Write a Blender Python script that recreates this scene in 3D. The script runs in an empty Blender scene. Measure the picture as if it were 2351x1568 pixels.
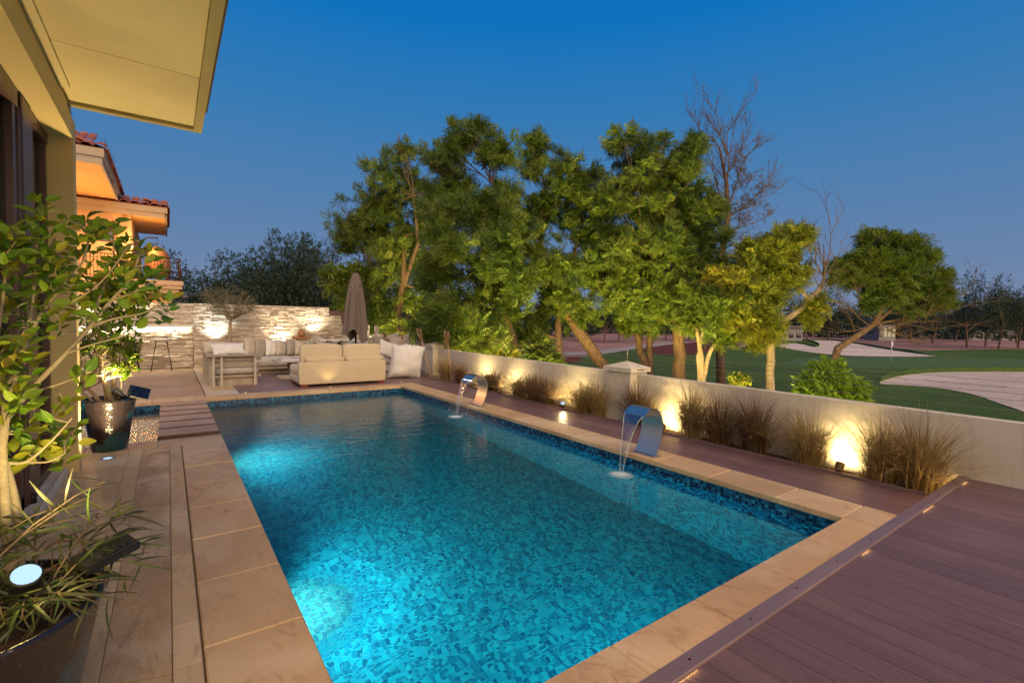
import bpy, math, random
import numpy as np
from mathutils import Vector, Matrix, Euler
random.seed(7)
RN = np.random.default_rng(11)
SC = bpy.context.scene
COL = SC.collection
rad = math.radians
U = random.uniform

# ------------------------------------------------------------------ camera
CH = 1.35                                   # lens height above the pool coping
cam_d = bpy.data.cameras.new('camera')
cam_d.lens = 16.82
cam_d.sensor_width = 36
cam_d.clip_start = 0.05
cam_d.clip_end = 3000
cam = bpy.data.objects.new('camera', cam_d)
COL.objects.link(cam)
RM = Matrix(((0.81220759, 0.00902748, -0.58329867),
             (-0.58310106, 0.04283706, -0.81126946),
             (0.01766308, 0.99904129, 0.04005652)))
cam.matrix_world = Matrix.Translation((0, 0, CH)) @ RM.to_4x4()
SC.camera = cam

# ------------------------------------------------------------------ dusk sky
world = bpy.data.worlds.new('World')
SC.world = world
world.use_nodes = True
wt = world.node_tree
wt.nodes.clear()
def wn(t, **k):
    n = wt.nodes.new(t)
    for a, b in k.items(): setattr(n, a, b)
    return n
tc = wn('ShaderNodeTexCoord'); sx = wn('ShaderNodeSeparateXYZ')
wt.links.new(tc.outputs['Generated'], sx.inputs[0])
asn = wn('ShaderNodeMath', operation='ARCSINE'); wt.links.new(sx.outputs['Z'], asn.inputs[0])
mr = wn('ShaderNodeMapRange')
mr.inputs['From Min'].default_value = rad(-5); mr.inputs['From Max'].default_value = rad(55)
wt.links.new(asn.outputs[0], mr.inputs['Value'])
cr = wn('ShaderNodeValToRGB'); wt.links.new(mr.outputs[0], cr.inputs[0])
els = [(-5, (.15, .205, .32)), (1.5, (.165, .222, .345)), (7, (.118, .200, .355)), (14, (.072, .186, .375)), (22, (.032, .170, .40)),
       (31, (.004, .148, .44)), (40, (.002, .125, .42)), (55, (.002, .095, .36))]
er = cr.color_ramp.elements
while len(er) < len(els): er.new(.5)
for e, (d, c) in zip(er, els):
    e.position = (d + 5) / 60; e.color = (*c, 1)
bgn = wn('ShaderNodeBackground'); bgn.inputs['Strength'].default_value = 1.0
wt.links.new(cr.outputs[0], bgn.inputs[0])
wo = wn('ShaderNodeOutputWorld'); wt.links.new(bgn.outputs[0], wo.inputs[0])

# the last warm afterglow, low behind the photographer's left shoulder: one very soft sun
sl = bpy.data.lights.new('afterglow_sun', 'SUN')
sl.energy = 3.9; sl.angle = rad(80); sl.color = (1, .70, .38)
so = bpy.data.objects.new('afterglow_sun', sl); COL.objects.link(so)
so.rotation_euler = Vector((0.16, 0.80, -0.55)).to_track_quat('-Z', 'Y').to_euler()
so.location = (-1, -8, 9)

SC.view_settings.view_transform = 'Standard'
SC.view_settings.look = 'None'
SC.view_settings.exposure = 0.2
SC.view_settings.gamma = 1.0
SC.view_settings.use_curve_mapping = False
SC.cycles.max_bounces = 8
SC.cycles.diffuse_bounces = 3
SC.cycles.transmission_bounces = 6
SC.cycles.transparent_max_bounces = 8
SC.cycles.glossy_bounces = 3
SC.cycles.sample_clamp_indirect = 4
SC.cycles.caustics_reflective = False
SC.cycles.caustics_refractive = True
SC.cycles.use_light_tree = True
SC.cycles.use_denoising = True
SC.cycles.denoising_prefilter = 'NONE'

# ------------------------------------------------------------------ helpers
def at(px, py, dep):
    """world point seen through photo pixel (2351 px wide), 'dep' metres in front of the camera"""
    v = RM @ Vector((px - 1175.5, 784 - py, -1098.43))
    return Vector((0, 0, CH)) + v * (dep / 1098.43)
def aty(px, py, Y):
    v = RM @ Vector((px - 1175.5, 784 - py, -1098.43)); t = Y / v.y
    return Vector((v.x * t, Y, CH + v.z * t))
def atz(px, py, z):
    v = RM @ Vector((px - 1175.5, 784 - py, -1098.43)); t = (z - CH) / v.z
    return Vector((v.x * t, v.y * t, z))

class MB:
    def __init__(s): s.v = []; s.f = []; s.m = []; s.sm = []
    def add(s, vs, fs, mi=0, smooth=False):
        n = len(s.v); s.v.extend([tuple(p) for p in vs]); s.f.extend([tuple(i + n for i in f) for f in fs])
        s.m.extend([mi] * len(fs)); s.sm.extend([smooth] * len(fs)); return s
    def box(s, x0, x1, y0, y1, z0, z1, mi=0, b=0.0):
        if b <= 0:
            vs = [(x0,y0,z0),(x1,y0,z0),(x1,y1,z0),(x0,y1,z0),(x0,y0,z1),(x1,y0,z1),(x1,y1,z1),(x0,y1,z1)]
            fs = [(0,3,2,1),(4,5,6,7),(0,1,5,4),(1,2,6,5),(2,3,7,6),(3,0,4,7)]
        else:                                  # bevelled on the upper edges and the corners
            vs = []
            for z, i in ((z0, 0), (z1 - b, 0), (z1, b)):
                x, X, y, Y = x0 + i, x1 - i, y0 + i, y1 - i
                c = b * .6
                vs += [(x + c, y, z), (X - c, y, z), (X, y + c, z), (X, Y - c, z), (X - c, Y, z), (x + c, Y, z), (x, Y - c, z), (x, y + c, z)]
            fs = [tuple(range(7, -1, -1)), tuple(range(16, 24))]
            for r in (0, 8):
                for k in range(8): fs.append((r + k, r + (k + 1) % 8, r + 8 + (k + 1) % 8, r + 8 + k))
        return s.add(vs, fs, mi)
    def obox(s, c, ax, ay, az, mi=0):          # oriented box: centre and three half-axis vectors
        c, ax, ay, az = map(Vector, (c, ax, ay, az)); vs = []
        for k in (-1, 1):
            for i, j in ((-1, -1), (1, -1), (1, 1), (-1, 1)): vs.append(c + ax * i + ay * j + az * k)
        return s.add(vs, [(0,3,2,1),(4,5,6,7),(0,1,5,4),(1,2,6,5),(2,3,7,6),(3,0,4,7)], mi)
    def tube(s, pts, r, n=6, mi=0, smooth=True, caps=True):
        pts = [Vector(p) for p in pts]; L = len(pts)
        rs = r if isinstance(r, (list, tuple)) else [r] * L
        up = Vector((.12, .2, 1)).normalized(); vs = []; prev = None
        for i, p in enumerate(pts):
            d = (pts[min(i + 1, L - 1)] - pts[max(i - 1, 0)])
            if d.length < 1e-9: d = Vector((0, 0, 1))
            d.normalize()
            a = (prev - d * prev.dot(d)) if prev is not None else (up.cross(d) if abs(up.dot(d)) < .95 else Vector((1, 0, 0)).cross(d))
            if a.length < 1e-6: a = Vector((1, 0, 0)).cross(d)
            a.normalize(); prev = a; b = d.cross(a)
            for k in range(n):
                t = 2 * math.pi * k / n; vs.append(p + (a * math.cos(t) + b * math.sin(t)) * rs[i])
        fs = [(i * n + k, i * n + (k + 1) % n, (i + 1) * n + (k + 1) % n, (i + 1) * n + k) for i in range(L - 1) for k in range(n)]
        if caps: fs += [tuple(range(n - 1, -1, -1)), tuple(range((L - 1) * n, L * n))]
        return s.add(vs, fs, mi, smooth)
    def lathe(s, prof, c=(0, 0, 0), n=24, mi=0, smooth=True, sx=1, sy=1):
        vs = []
        for r, z in prof:
            for k in range(n):
                t = 2 * math.pi * k / n; vs.append((c[0] + r * sx * math.cos(t), c[1] + r * sy * math.sin(t), c[2] + z))
        L = len(prof)
        fs = [(i * n + k, i * n + (k + 1) % n, (i + 1) * n + (k + 1) % n, (i + 1) * n + k) for i in range(L - 1) for k in range(n)]
        if prof[0][0] > 1e-6: fs.append(tuple(range(n - 1, -1, -1)))
        if prof[-1][0] > 1e-6: fs.append(tuple(range((L - 1) * n, L * n)))
        return s.add(vs, fs, mi, smooth)
    def prism(s, poly, z0, z1, mi=0):          # polygon (counter-clockwise xy) extruded in z
        n = len(poly)
        return s.add([(x, y, z0) for x, y in poly] + [(x, y, z1) for x, y in poly],
                     [tuple(range(n - 1, -1, -1)), tuple(range(n, 2 * n))] + [(k, (k + 1) % n, n + (k + 1) % n, n + k) for k in range(n)], mi)
    def sweep(s, prof, p0, p1, u, w, mi=0):    # closed 2D profile swept from p0 to p1; profile axes u, w
        p0, p1, u, w = map(Vector, (p0, p1, u, w)); n = len(prof)
        vs = [p0 + u * a + w * b for a, b in prof] + [p1 + u * a + w * b for a, b in prof]
        return s.add(vs, [tuple(range(n - 1, -1, -1)), tuple(range(n, 2 * n))] + [(k, (k + 1) % n, n + (k + 1) % n, n + k) for k in range(n)], mi)

WL = {}
def fin(o, parent, loc):
    COL.objects.link(o)
    if parent is not None:
        o.parent = parent; o.location = Vector(loc) - WL[parent.name]
    else: o.location = loc
    WL[o.name] = Vector(loc)
    return o
def P(name, mb, mats, parent=None, kind=None, label=None, cat=None, group=None, origin=None):
    me = bpy.data.meshes.new(name)
    if origin is None:
        if parent is not None: origin = WL[parent.name].copy()
        else:
            a = np.array(mb.v); origin = Vector(((a[:,0].min()+a[:,0].max())/2, (a[:,1].min()+a[:,1].max())/2, a[:,2].min()))
    origin = Vector(origin)
    me.from_pydata([(v[0]-origin.x, v[1]-origin.y, v[2]-origin.z) for v in mb.v], [], mb.f)
    for m in (mats if isinstance(mats, (list, tuple)) else [mats]): me.materials.append(m)
    me.polygons.foreach_set('material_index', mb.m); me.polygons.foreach_set('use_smooth', mb.sm)
    o = bpy.data.objects.new(name, me); fin(o, parent, origin)
    if kind: o['kind'] = kind
    if label: o['label'] = label
    if cat: o['category'] = cat
    if group: o['group'] = group
    return o
def E(name, label, cat, loc=(0,0,0), group=None, kind=None):
    o = bpy.data.objects.new(name, None); o.empty_display_size = .2
    fin(o, None, Vector(loc))
    if label: o['label'] = label
    if cat: o['category'] = cat
    if group: o['group'] = group
    if kind: o['kind'] = kind
    return o
def inst(src, parent, loc, name=None, rot=None, scale=None):
    o = bpy.data.objects.new(name or src.name.split('.')[0], src.data if hasattr(src, 'data') else src)
    fin(o, parent, loc)
    if rot is not None: o.rotation_euler = rot
    if scale is not None: o.scale = scale
    return o
def copy_tree(o, parent=None):
    c = o.copy(); COL.objects.link(c); WL[c.name] = WL.get(o.name, Vector()).copy()
    if parent is not None: c.parent = parent
    for ch in list(o.children): copy_tree(ch, c)
    return c
def npmesh(name, V, F, mats, parent=None, smooth=False, **k):
    """V (n,3) float, F (m,4) or (m,3) int, in world coordinates"""
    me = bpy.data.meshes.new(name)
    org = WL[parent.name] if parent is not None else Vector(k.pop('origin', (V[:,0].mean(), V[:,1].mean(), V[:,2].min())))
    k.pop('origin', None)
    V = V - np.array(org); nv, nf, w = len(V), len(F), F.shape[1]
    me.vertices.add(nv); me.vertices.foreach_set('co', V.astype(np.float32).ravel())
    me.loops.add(nf * w); me.loops.foreach_set('vertex_index', F.astype(np.int32).ravel())
    me.polygons.add(nf); me.polygons.foreach_set('loop_start', np.arange(0, nf * w, w, dtype=np.int32))
    me.polygons.foreach_set('use_smooth', [smooth] * nf)
    me.update(calc_edges=True)
    for m in (mats if isinstance(mats, (list, tuple)) else [mats]): me.materials.append(m)
    o = bpy.data.objects.new(name, me); fin(o, parent, org)
    for a, b in k.items():
        if b: o[a] = b
    return o
def scatter(tv, tf, pos, R, S):
    """copies of a template (tv, tf): rotation matrices R (n,3,3), scales S (n,)"""
    V = np.einsum('nij,kj->nki', R, tv) * S[:, None, None] + pos[:, None, :]
    n, k = V.shape[:2]
    F = (tf[None] + (np.arange(n) * k)[:, None, None]).reshape(-1, tf.shape[1])
    return V.reshape(-1, 3), F
def basis(d, up):
    """rotation matrices whose x axis is d (n,3) and whose z axis is near up (n,3)"""
    d = d / np.linalg.norm(d, axis=1, keepdims=True)
    y = np.cross(up, d); ln = np.linalg.norm(y, axis=1, keepdims=True)
    y = np.where(ln < 1e-4, np.cross(np.array([[1., 0, 0]]), d), y); y /= np.linalg.norm(y, axis=1, keepdims=True)
    return np.stack([d, y, np.cross(d, y)], axis=2)

# ------------------------------------------------------------------ materials
class NT:
    def __init__(s, name):
        s.mat = bpy.data.materials.new(name); s.mat.use_nodes = True; s.t = s.mat.node_tree; s.t.nodes.clear()
        s.out = s.n('ShaderNodeOutputMaterial')
    def n(s, t, inp=None, **k):
        nd = s.t.nodes.new(t)
        for a, b in k.items(): setattr(nd, a, b)
        for a, b in (inp or {}).items():
            if hasattr(b, 'is_linked') or hasattr(b, 'links'): s.t.links.new(b, nd.inputs[a])
            else: nd.inputs[a].default_value = b
        return nd
    def L(s, a, b): s.t.links.new(a, b)
    def ramp(s, fac, stops, interp='LINEAR'):
        r = s.n('ShaderNodeValToRGB', {0: fac}); e = r.color_ramp.elements; r.color_ramp.interpolation = interp
        while len(e) < len(stops): e.new(.5)
        for x, (p, c) in zip(e, stops):
            x.position = p; x.color = (*c, 1) if len(c) == 3 else c
        return r.outputs[0]
    def mix(s, f, a, b, mode='MIX'):
        m = s.n('ShaderNodeMix', data_type='RGBA', blend_type=mode)
        for i, x in ((0, f), (6, a), (7, b)):
            if hasattr(x, 'links'): s.L(x, m.inputs[i])
            else: m.inputs[i].default_value = x if i == 0 or len(x) == 4 else (*x, 1)
        return m.outputs[2]
    def math(s, op, a, b=0.0):
        m = s.n('ShaderNodeMath', operation=op)
        for i, x in ((0, a), (1, b)):
            if hasattr(x, 'links'): s.L(x, m.inputs[i])
            else: m.inputs[i].default_value = x
        return m.outputs[0]
    def pos(s, scale=(1, 1, 1), obj_offset=False, local=False):
        g = s.n('ShaderNodeTexCoord').outputs['Object'] if local else s.n('ShaderNodeNewGeometry').outputs['Position']
        m = s.n('ShaderNodeMapping', {0: g}); m.inputs['Scale'].default_value = scale
        if obj_offset:
            oi = s.n('ShaderNodeObjectInfo'); r = s.math('MULTIPLY', oi.outputs['Random'], 57.0)
            c = s.n('ShaderNodeCombineXYZ', {0: r, 1: r, 2: r}); s.L(c.outputs[0], m.inputs['Location'])
        return m.outputs[0]
    def noise(s, vec, scale, detail=4, rough=.55, dist=0.0):
        return s.n('ShaderNodeTexNoise', {'Vector': vec, 'Scale': scale, 'Detail': detail, 'Roughness': rough, 'Distortion': dist}).outputs[0]
    def bump(s, h, strength=.3, dist=.01, prev=None):
        b = s.n('ShaderNodeBump', {'Height': h, 'Strength': strength, 'Distance': dist})
        if prev is not None: s.L(prev, b.inputs['Normal'])
        return b.outputs[0]
    def rnd(s): return s.n('ShaderNodeObjectInfo').outputs['Random']
    def pbr(s, color, rough=.6, metal=0.0, normal=None, spec=.5, **k):
        p = s.n('ShaderNodeBsdfPrincipled')
        for nm, x in (('Base Color', color), ('Roughness', rough), ('Metallic', metal), ('Specular IOR Level', spec)):
            if hasattr(x, 'links'): s.L(x, p.inputs[nm])
            else: p.inputs[nm].default_value = (*x, 1) if nm == 'Base Color' and len(x) == 3 else x
        if normal is not None: s.L(normal, p.inputs['Normal'])
        for nm, x in k.items(): p.inputs[nm.replace('_', ' ')].default_value = x
        s.L(p.outputs[0], s.out.inputs[0]); return p

def m_noise(name, a, b, scale=6, rough=.7, bump=.2, bdist=.004, fine=60, stretch=(1,1,1), metal=0, tone=.15, spec=.4, c=None, detail=5):
    """two-tone mottled surface with fine relief; each object a little lighter or darker"""
    t = NT(name); p = t.pos(stretch)
    n1 = t.noise(p, scale, detail, .6, .4)
    col = t.ramp(n1, [(.3, a), (.7, b)] if c is None else [(.25, a), (.5, b), (.75, c)])
    if tone: 
        v = t.math('MULTIPLY_ADD', t.rnd(), 2 * tone); t.t.nodes[-1].inputs[2].default_value = 1 - tone
        vv = t.n('ShaderNodeCombineColor', {0: v, 1: v, 2: v}).outputs[0]
        col = t.mix(1.0, col, vv, 'MULTIPLY')
    n2 = t.noise(p, fine, 4, .6)
    rr = t.math('MULTIPLY_ADD', n1, .25); t.t.nodes[-1].inputs[2].default_value = rough - .12
    t.pbr(col, rr, metal, t.bump(n2, bump, bdist), spec); return t.mat
M = {}
M['plaster'] = m_noise('white_wall_plaster', (.60,.53,.39), (.67,.60,.45), 2.2, .85, .35, .004, 70, tone=0)
def _plaster():
    t = NT('white_wall_plaster'); p = t.pos(); s = t.pos((5, 5, .7)); n1 = t.noise(p, 2.2, 5, .6, .4); n2 = t.noise(s, 2.6, 4, .6, .3); n3 = t.noise(p, 75, 4, .6); n4 = t.noise(p, 14, 4, .7)
    col = t.ramp(n1, [(.3, (.58,.51,.37)), (.7, (.66,.59,.44))])
    col = t.mix(t.ramp(n2, [(.52,(0,0,0)), (.72,(.42,.42,.42))]), col, (.40,.34,.24)); col = t.mix(t.ramp(n4, [(.64,(0,0,0)), (.74,(.35,.35,.35))]), col, (.45,.39,.29))
    t.pbr(col, .86, 0, t.bump(t.math('ADD', n3, n4), .5, .005), .3); return t.mat
M['plaster'] = _plaster()
M['house'] = m_noise('house_render', (.56,.43,.19), (.60,.46,.21), 1.5, .85, .2, .003, 90, tone=0)
M['soffit'] = m_noise('soffit_paint', (.55,.45,.23), (.63,.52,.27), 1.2, .8, .15, .003, 60, tone=0)
M['trim'] = m_noise('roof_trim', (.30,.24,.10), (.35,.28,.12), 3, .8, .15, .003, 80, tone=0)
M['roofdark'] = m_noise('roof_edge_metal', (.05,.035,.03), (.07,.05,.04), 4, .6, .1, .003, 50, tone=0)
def m_stone(name, a, b, vein, dark, bump=.25, sc=3.0, tone=.12, rough=.62):
    t = NT(name); p = t.pos((1,1,1)); ps = t.pos((1.1,.45,1))
    n1 = t.noise(ps, sc, 6, .62, 1.2); n3 = t.noise(p, sc * .55, 3, .5, .6); n2 = t.noise(p, 55, 5, .65); n4 = t.noise(p, 130, 2, .5)
    col = t.ramp(n1, [(.28, a), (.62, b)])
    col = t.mix(t.ramp(n3, [(.47, (0,0,0)), (.64, (.8,.8,.8))]), col, vein)
    col = t.mix(t.ramp(t.noise(ps, sc * 2.3, 5, .7, 2.0), [(.54, (0,0,0)), (.70, (.6,.6,.6))]), col, dark)
    col = t.mix(t.ramp(n4, [(.70, (0,0,0)), (.78, (.55,.55,.55))]), col, dark)
    v = t.math('MULTIPLY_ADD', t.rnd(), 2 * tone); t.t.nodes[-1].inputs[2].default_value = 1 - tone
    col = t.mix(1.0, col, t.n('ShaderNodeCombineColor', {0: v, 1: v, 2: v}).outputs[0], 'MULTIPLY')
    rr = t.math('MULTIPLY_ADD', n1, .3); t.t.nodes[-1].inputs[2].default_value = rough - .15
    t.pbr(col, rr, 0, t.bump(t.math('ADD', n2, t.math('ADD', t.math('MULTIPLY', n1, .8), t.math('MULTIPLY', t.noise(ps, 13, 4, .6, 1.5), 1.6))), bump, .006), .45); return t.mat
M['coping'] = m_stone('sandstone_coping', (.45,.29,.145), (.51,.34,.18), (.60,.45,.27), (.27,.155,.08), .2, 2.5, .09)
M['flag'] = m_stone('rough_flagstone', (.33,.215,.11), (.44,.30,.16), (.62,.50,.34), (.19,.12,.065), .9, 3.5, .10)
M['tile'] = m_stone('terrace_tile', (.43,.295,.155), (.50,.35,.19), (.60,.47,.30), (.26,.17,.09), .25, 2.2, .07)
M['stamped'] = m_stone('ribbed_terrace_stone', (.27,.175,.10), (.34,.225,.13), (.40,.28,.18), (.14,.085,.05), 1.2, 1.6, .06)
M['plank_edge'] = m_noise('shaded_stone_edge', (.07,.045,.03), (.10,.065,.042), 8, .7, .3, .004, 60, tone=0)  # darker plank sides: the shade of the gaps put into the stone colour
M['grout'] = m_noise('mortar', (.16,.11,.075), (.22,.15,.10), 20, .95, .3, .003, 90, tone=0)
M['grout_mid'] = m_noise('terrace_mortar', (.27,.19,.12), (.33,.24,.15), 20, .9, .2, .002, 90, tone=0)
M['grout_light'] = m_noise('pale_mortar', (.42,.36,.28), (.50,.43,.34), 20, .9, .2, .002, 90, tone=0)
def m_deck(name, a, b, rough=.42, ycoord=True):
    t = NT(name); p = t.pos((26, .9, 10) if ycoord else (.9, 26, 10), True)
    n1 = t.noise(p, 1.6, 5, .65, .6); q = t.pos((1,1,1)); n2 = t.noise(q, 2.4, 4, .6)
    col = t.ramp(n1, [(.3, a), (.7, b)])
    col = t.mix(t.ramp(n2, [(.45,(0,0,0)), (.75,(.35,.35,.35))]), col, tuple(x * 1.5 for x in b))
    v = t.math('MULTIPLY_ADD', t.rnd(), .22); t.t.nodes[-1].inputs[2].default_value = .89
    col = t.mix(1.0, col, t.n('ShaderNodeCombineColor', {0: v, 1: v, 2: v}).outputs[0], 'MULTIPLY')
    rr = t.math('MULTIPLY_ADD', n2, .35); t.t.nodes[-1].inputs[2].default_value = rough - .17
    t.pbr(col, rr, 0, t.bump(n1, .35, .003), .5); return t.mat
M['deck'] = m_deck('composite_deck', (.150,.088,.088), (.205,.125,.122))
M['deckx'] = m_deck('composite_deck_cross', (.14,.085,.083), (.19,.118,.112), .42, False)
M['nosing'] = m_deck('deck_nosing', (.155,.10,.095), (.20,.13,.125), .42, False)
M['plank'] = m_stone('stone_plank', (.34,.22,.14), (.38,.25,.16), (.42,.30,.21), (.28,.17,.11), .15, 3, .06)
M['steel'] = m_noise('brushed_steel', (.60,.54,.46), (.68,.62,.54), 3, .36, .04, .001, 120, (1,1,30), 1.0, 0)
M['wire'] = m_noise('steel_cable', (.40,.30,.20), (.48,.36,.25), 30, .45, .1, .001, 200, metal=.9, tone=0)
M['darkmetal'] = m_noise('dark_metal', (.02,.018,.016), (.035,.03,.027), 20, .45, .1, .002, 90, metal=.6, tone=0)
M['brownframe'] = m_noise('brown_door_frame', (.085,.042,.035), (.10,.05,.042), 10, .38, .05, .002, 60, tone=0)
M['bronze'] = m_noise('bronze_channel', (.16,.10,.05), (.20,.13,.07), 10, .4, .05, .002, 60, metal=.3, tone=0)
M['sill'] = m_stone('pale_marble_sill', (.55,.50,.42), (.60,.55,.47), (.66,.62,.55), (.4,.34,.27), .08, 3, .03)
M['wood'] = m_noise('weathered_teak', (.26,.21,.16), (.36,.30,.23), 7, .75, .4, .003, 60, (1,1,1), tone=.1)
M['woodlight'] = m_noise('pale_painted_post', (.36,.32,.25), (.42,.37,.30), 7, .7, .2, .003, 60, tone=.06)
def m_fabric(name, a, b, weave=260, wrink=.5):
    t = NT(name); p = t.pos((1,1,1)); n1 = t.noise(p, 5, 4, .5, .8); n2 = t.noise(p, weave, 2, .5)
    n3 = t.noise(p, 9, 3, .5, 1.6)
    col = t.ramp(n1, [(.3, a), (.7, b)])
    nb = t.bump(n3, wrink, .03); nb = t.bump(n2, .25, .002, nb)
    pr = t.pbr(col, .9, 0, nb, .2); pr.inputs['Sheen Weight'].default_value = .25; return t.mat
M['cream'] = m_fabric('cream_leather', (.50,.41,.27), (.54,.45,.30), 180, .16)
M['linen'] = m_fabric('taupe_linen', (.27,.235,.20), (.32,.28,.24))
M['greyf'] = m_fabric('grey_seat_fabric', (.38,.35,.32), (.43,.40,.36), wrink=.3)
M['whitef'] = m_fabric('off_white_fabric', (.58,.56,.53), (.64,.62,.58), wrink=.6)
M['beige'] = m_fabric('beige_fabric', (.40,.35,.28), (.46,.40,.33))
M['umb'] = m_fabric('taupe_parasol_cloth', (.12,.095,.085), (.145,.115,.10), wrink=.3)
M['redwood'] = m_noise('red_wood_foot', (.20,.02,.012), (.25,.03,.02), 10, .4, .1, .002, 60, tone=0)
M['terracotta'] = m_noise('terracotta', (.25,.11,.045), (.33,.15,.06), 8, .8, .3, .004, 60, tone=0)
M['whitemetal'] = m_noise('white_painted_metal', (.62,.60,.56), (.68,.66,.62), 8, .45, .05, .001, 60, tone=0)
M['black'] = m_noise('black_plastic', (.012,.012,.014), (.02,.02,.022), 20, .3, .1, .001, 90, tone=0)
M['soil'] = m_noise('soil', (.05,.028,.015), (.10,.055,.028), 25, .95, .9, .015, 70, tone=0)
M['bark'] = m_noise('tree_bark', (.08,.05,.032), (.24,.15,.09), 5, .9, 1.0, .06, 12, (4,4,.6), tone=.1)
M['palebark'] = m_noise('pale_bark', (.20,.15,.095), (.33,.26,.165), 5, .85, .6, .008, 30, (3,3,.7), tone=.05)
M['twig'] = m_noise('dry_twig', (.10,.065,.042), (.16,.105,.07), 8, .9, .3, .004, 30, tone=.1)
M['stone_wall'] = m_stone('split_stone', (.40,.33,.25), (.50,.42,.33), (.60,.53,.44), (.24,.19,.14), .9, 6, .0, .5)
M['clay'] = m_noise('clay_roof_tile', (.22,.055,.035), (.34,.10,.06), 5, .75, .3, .005, 40, tone=.2, c=(.26,.08,.06))
M['nwall'] = m_noise('neighbour_render', (.52,.33,.17), (.56,.36,.19), 2, .85, .2, .004, 50, tone=0)
M['nsoffit'] = m_noise('neighbour_soffit', (.60,.36,.15), (.66,.40,.17), .6, .8, .1, .002, 40, tone=0)
M['nfascia'] = m_noise('neighbour_fascia', (.34,.27,.19), (.38,.30,.22), 2, .8, .1, .002, 40, tone=0)
M['rail'] = m_noise('railing_iron', (.045,.016,.014), (.06,.02,.017), 10, .5, .1, .002, 60, tone=0)
M['rattan'] = m_noise('rattan', (.28,.12,.05), (.36,.16,.07), 60, .7, .8, .006, 60, tone=0)
M['bamboo'] = m_noise('bamboo', (.35,.20,.09), (.45,.27,.13), 30, .7, .4, .004, 50, tone=0)
M['farwall'] = m_noise('far_building', (.24,.23,.25), (.29,.27,.29), .2, .9, .1, .01, 5, tone=0)
M['farroof'] = m_noise('far_roof', (.12,.10,.10), (.16,.13,.12), 1, .9, .1, .01, 5, tone=0)

def emis(name, c, s):
    t = NT(name); e = t.n('ShaderNodeEmission', {'Color': (*c, 1), 'Strength': s}); t.L(e.outputs[0], t.out.inputs[0]); return t.mat
M['lamp_cool'] = emis('lamp_glass_lit', (.50, .76, 1.0), 1.05)
M['lamp_warm'] = emis('lamp_glass_warm', (1, .80, .42), 4)
M['led'] = emis('led_strip_warm', (1, .62, .22), 6)
M['ledw'] = emis('led_strip_white', (.90, .90, .80), 9)
M['lamp_orange'] = emis('wall_lamp_lit', (1, .62, .22), 12)
M['win_lit'] = emis('lit_window', (1, .78, .42), .45)
M['glassdark'] = (lambda t: (t.pbr((.01,.012,.018), .06, 0, None, .8), t.mat)[1])(NT('dark_window_glass'))
def _glass():
    t = NT('clear_window_pane'); g = t.n('ShaderNodeBsdfGlossy', {'Roughness': .02}); tr = t.n('ShaderNodeBsdfTransparent', {'Color': (.85,.87,.85,1)})
    f = t.n('ShaderNodeFresnel', {'IOR': 1.5}); m = t.n('ShaderNodeMixShader', {0: f.outputs[0], 1: tr.outputs[0], 2: g.outputs[0]})
    t.L(m.outputs[0], t.out.inputs[0]); return t.mat
M['pane'] = _glass()
def _curtain():
    t = NT('pleated_curtain'); p = t.pos(); w = t.n('ShaderNodeTexWave', {'Vector': p, 'Scale': 9.0, 'Distortion': 1.0, 'Detail': 1.0}, bands_direction='Y').outputs[1]
    t.pbr(t.ramp(w, [(.2, (.30,.25,.13)), (.8, (.60,.50,.29))]), .9, 0, t.bump(w, .8, .02), .2); return t.mat
M['curtain'] = _curtain()
def _glaze():
    t = NT('glazed_ceramic'); p = t.pos((6, 6, .8), False, True); q = t.pos((1,1,1), False, True)
    n = t.noise(p, 4, 5, .6, .5); s = t.noise(q, 60, 4, .7); b = t.noise(q, 3.2, 2)
    col = t.ramp(n, [(.3, (.007,.006,.009)), (.6, (.014,.010,.012)), (.8, (.035,.024,.017))])
    col = t.mix(t.ramp(b, [(.50,(0,0,0)), (.55,(.9,.9,.9))]), col, (.004,.05,.075))
    col = t.mix(t.ramp(s, [(.70,(0,0,0)), (.74,(.7,.7,.7))]), col, (.22,.17,.10))
    t.pbr(col, .16, 0, t.bump(t.math('ADD', t.math('MULTIPLY', t.noise(q, 9, 3, .6, 1.0), 2.5), t.math('ADD', s, n)), .30, .008), .6); return t.mat
M['glaze'] = _glaze()
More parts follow.
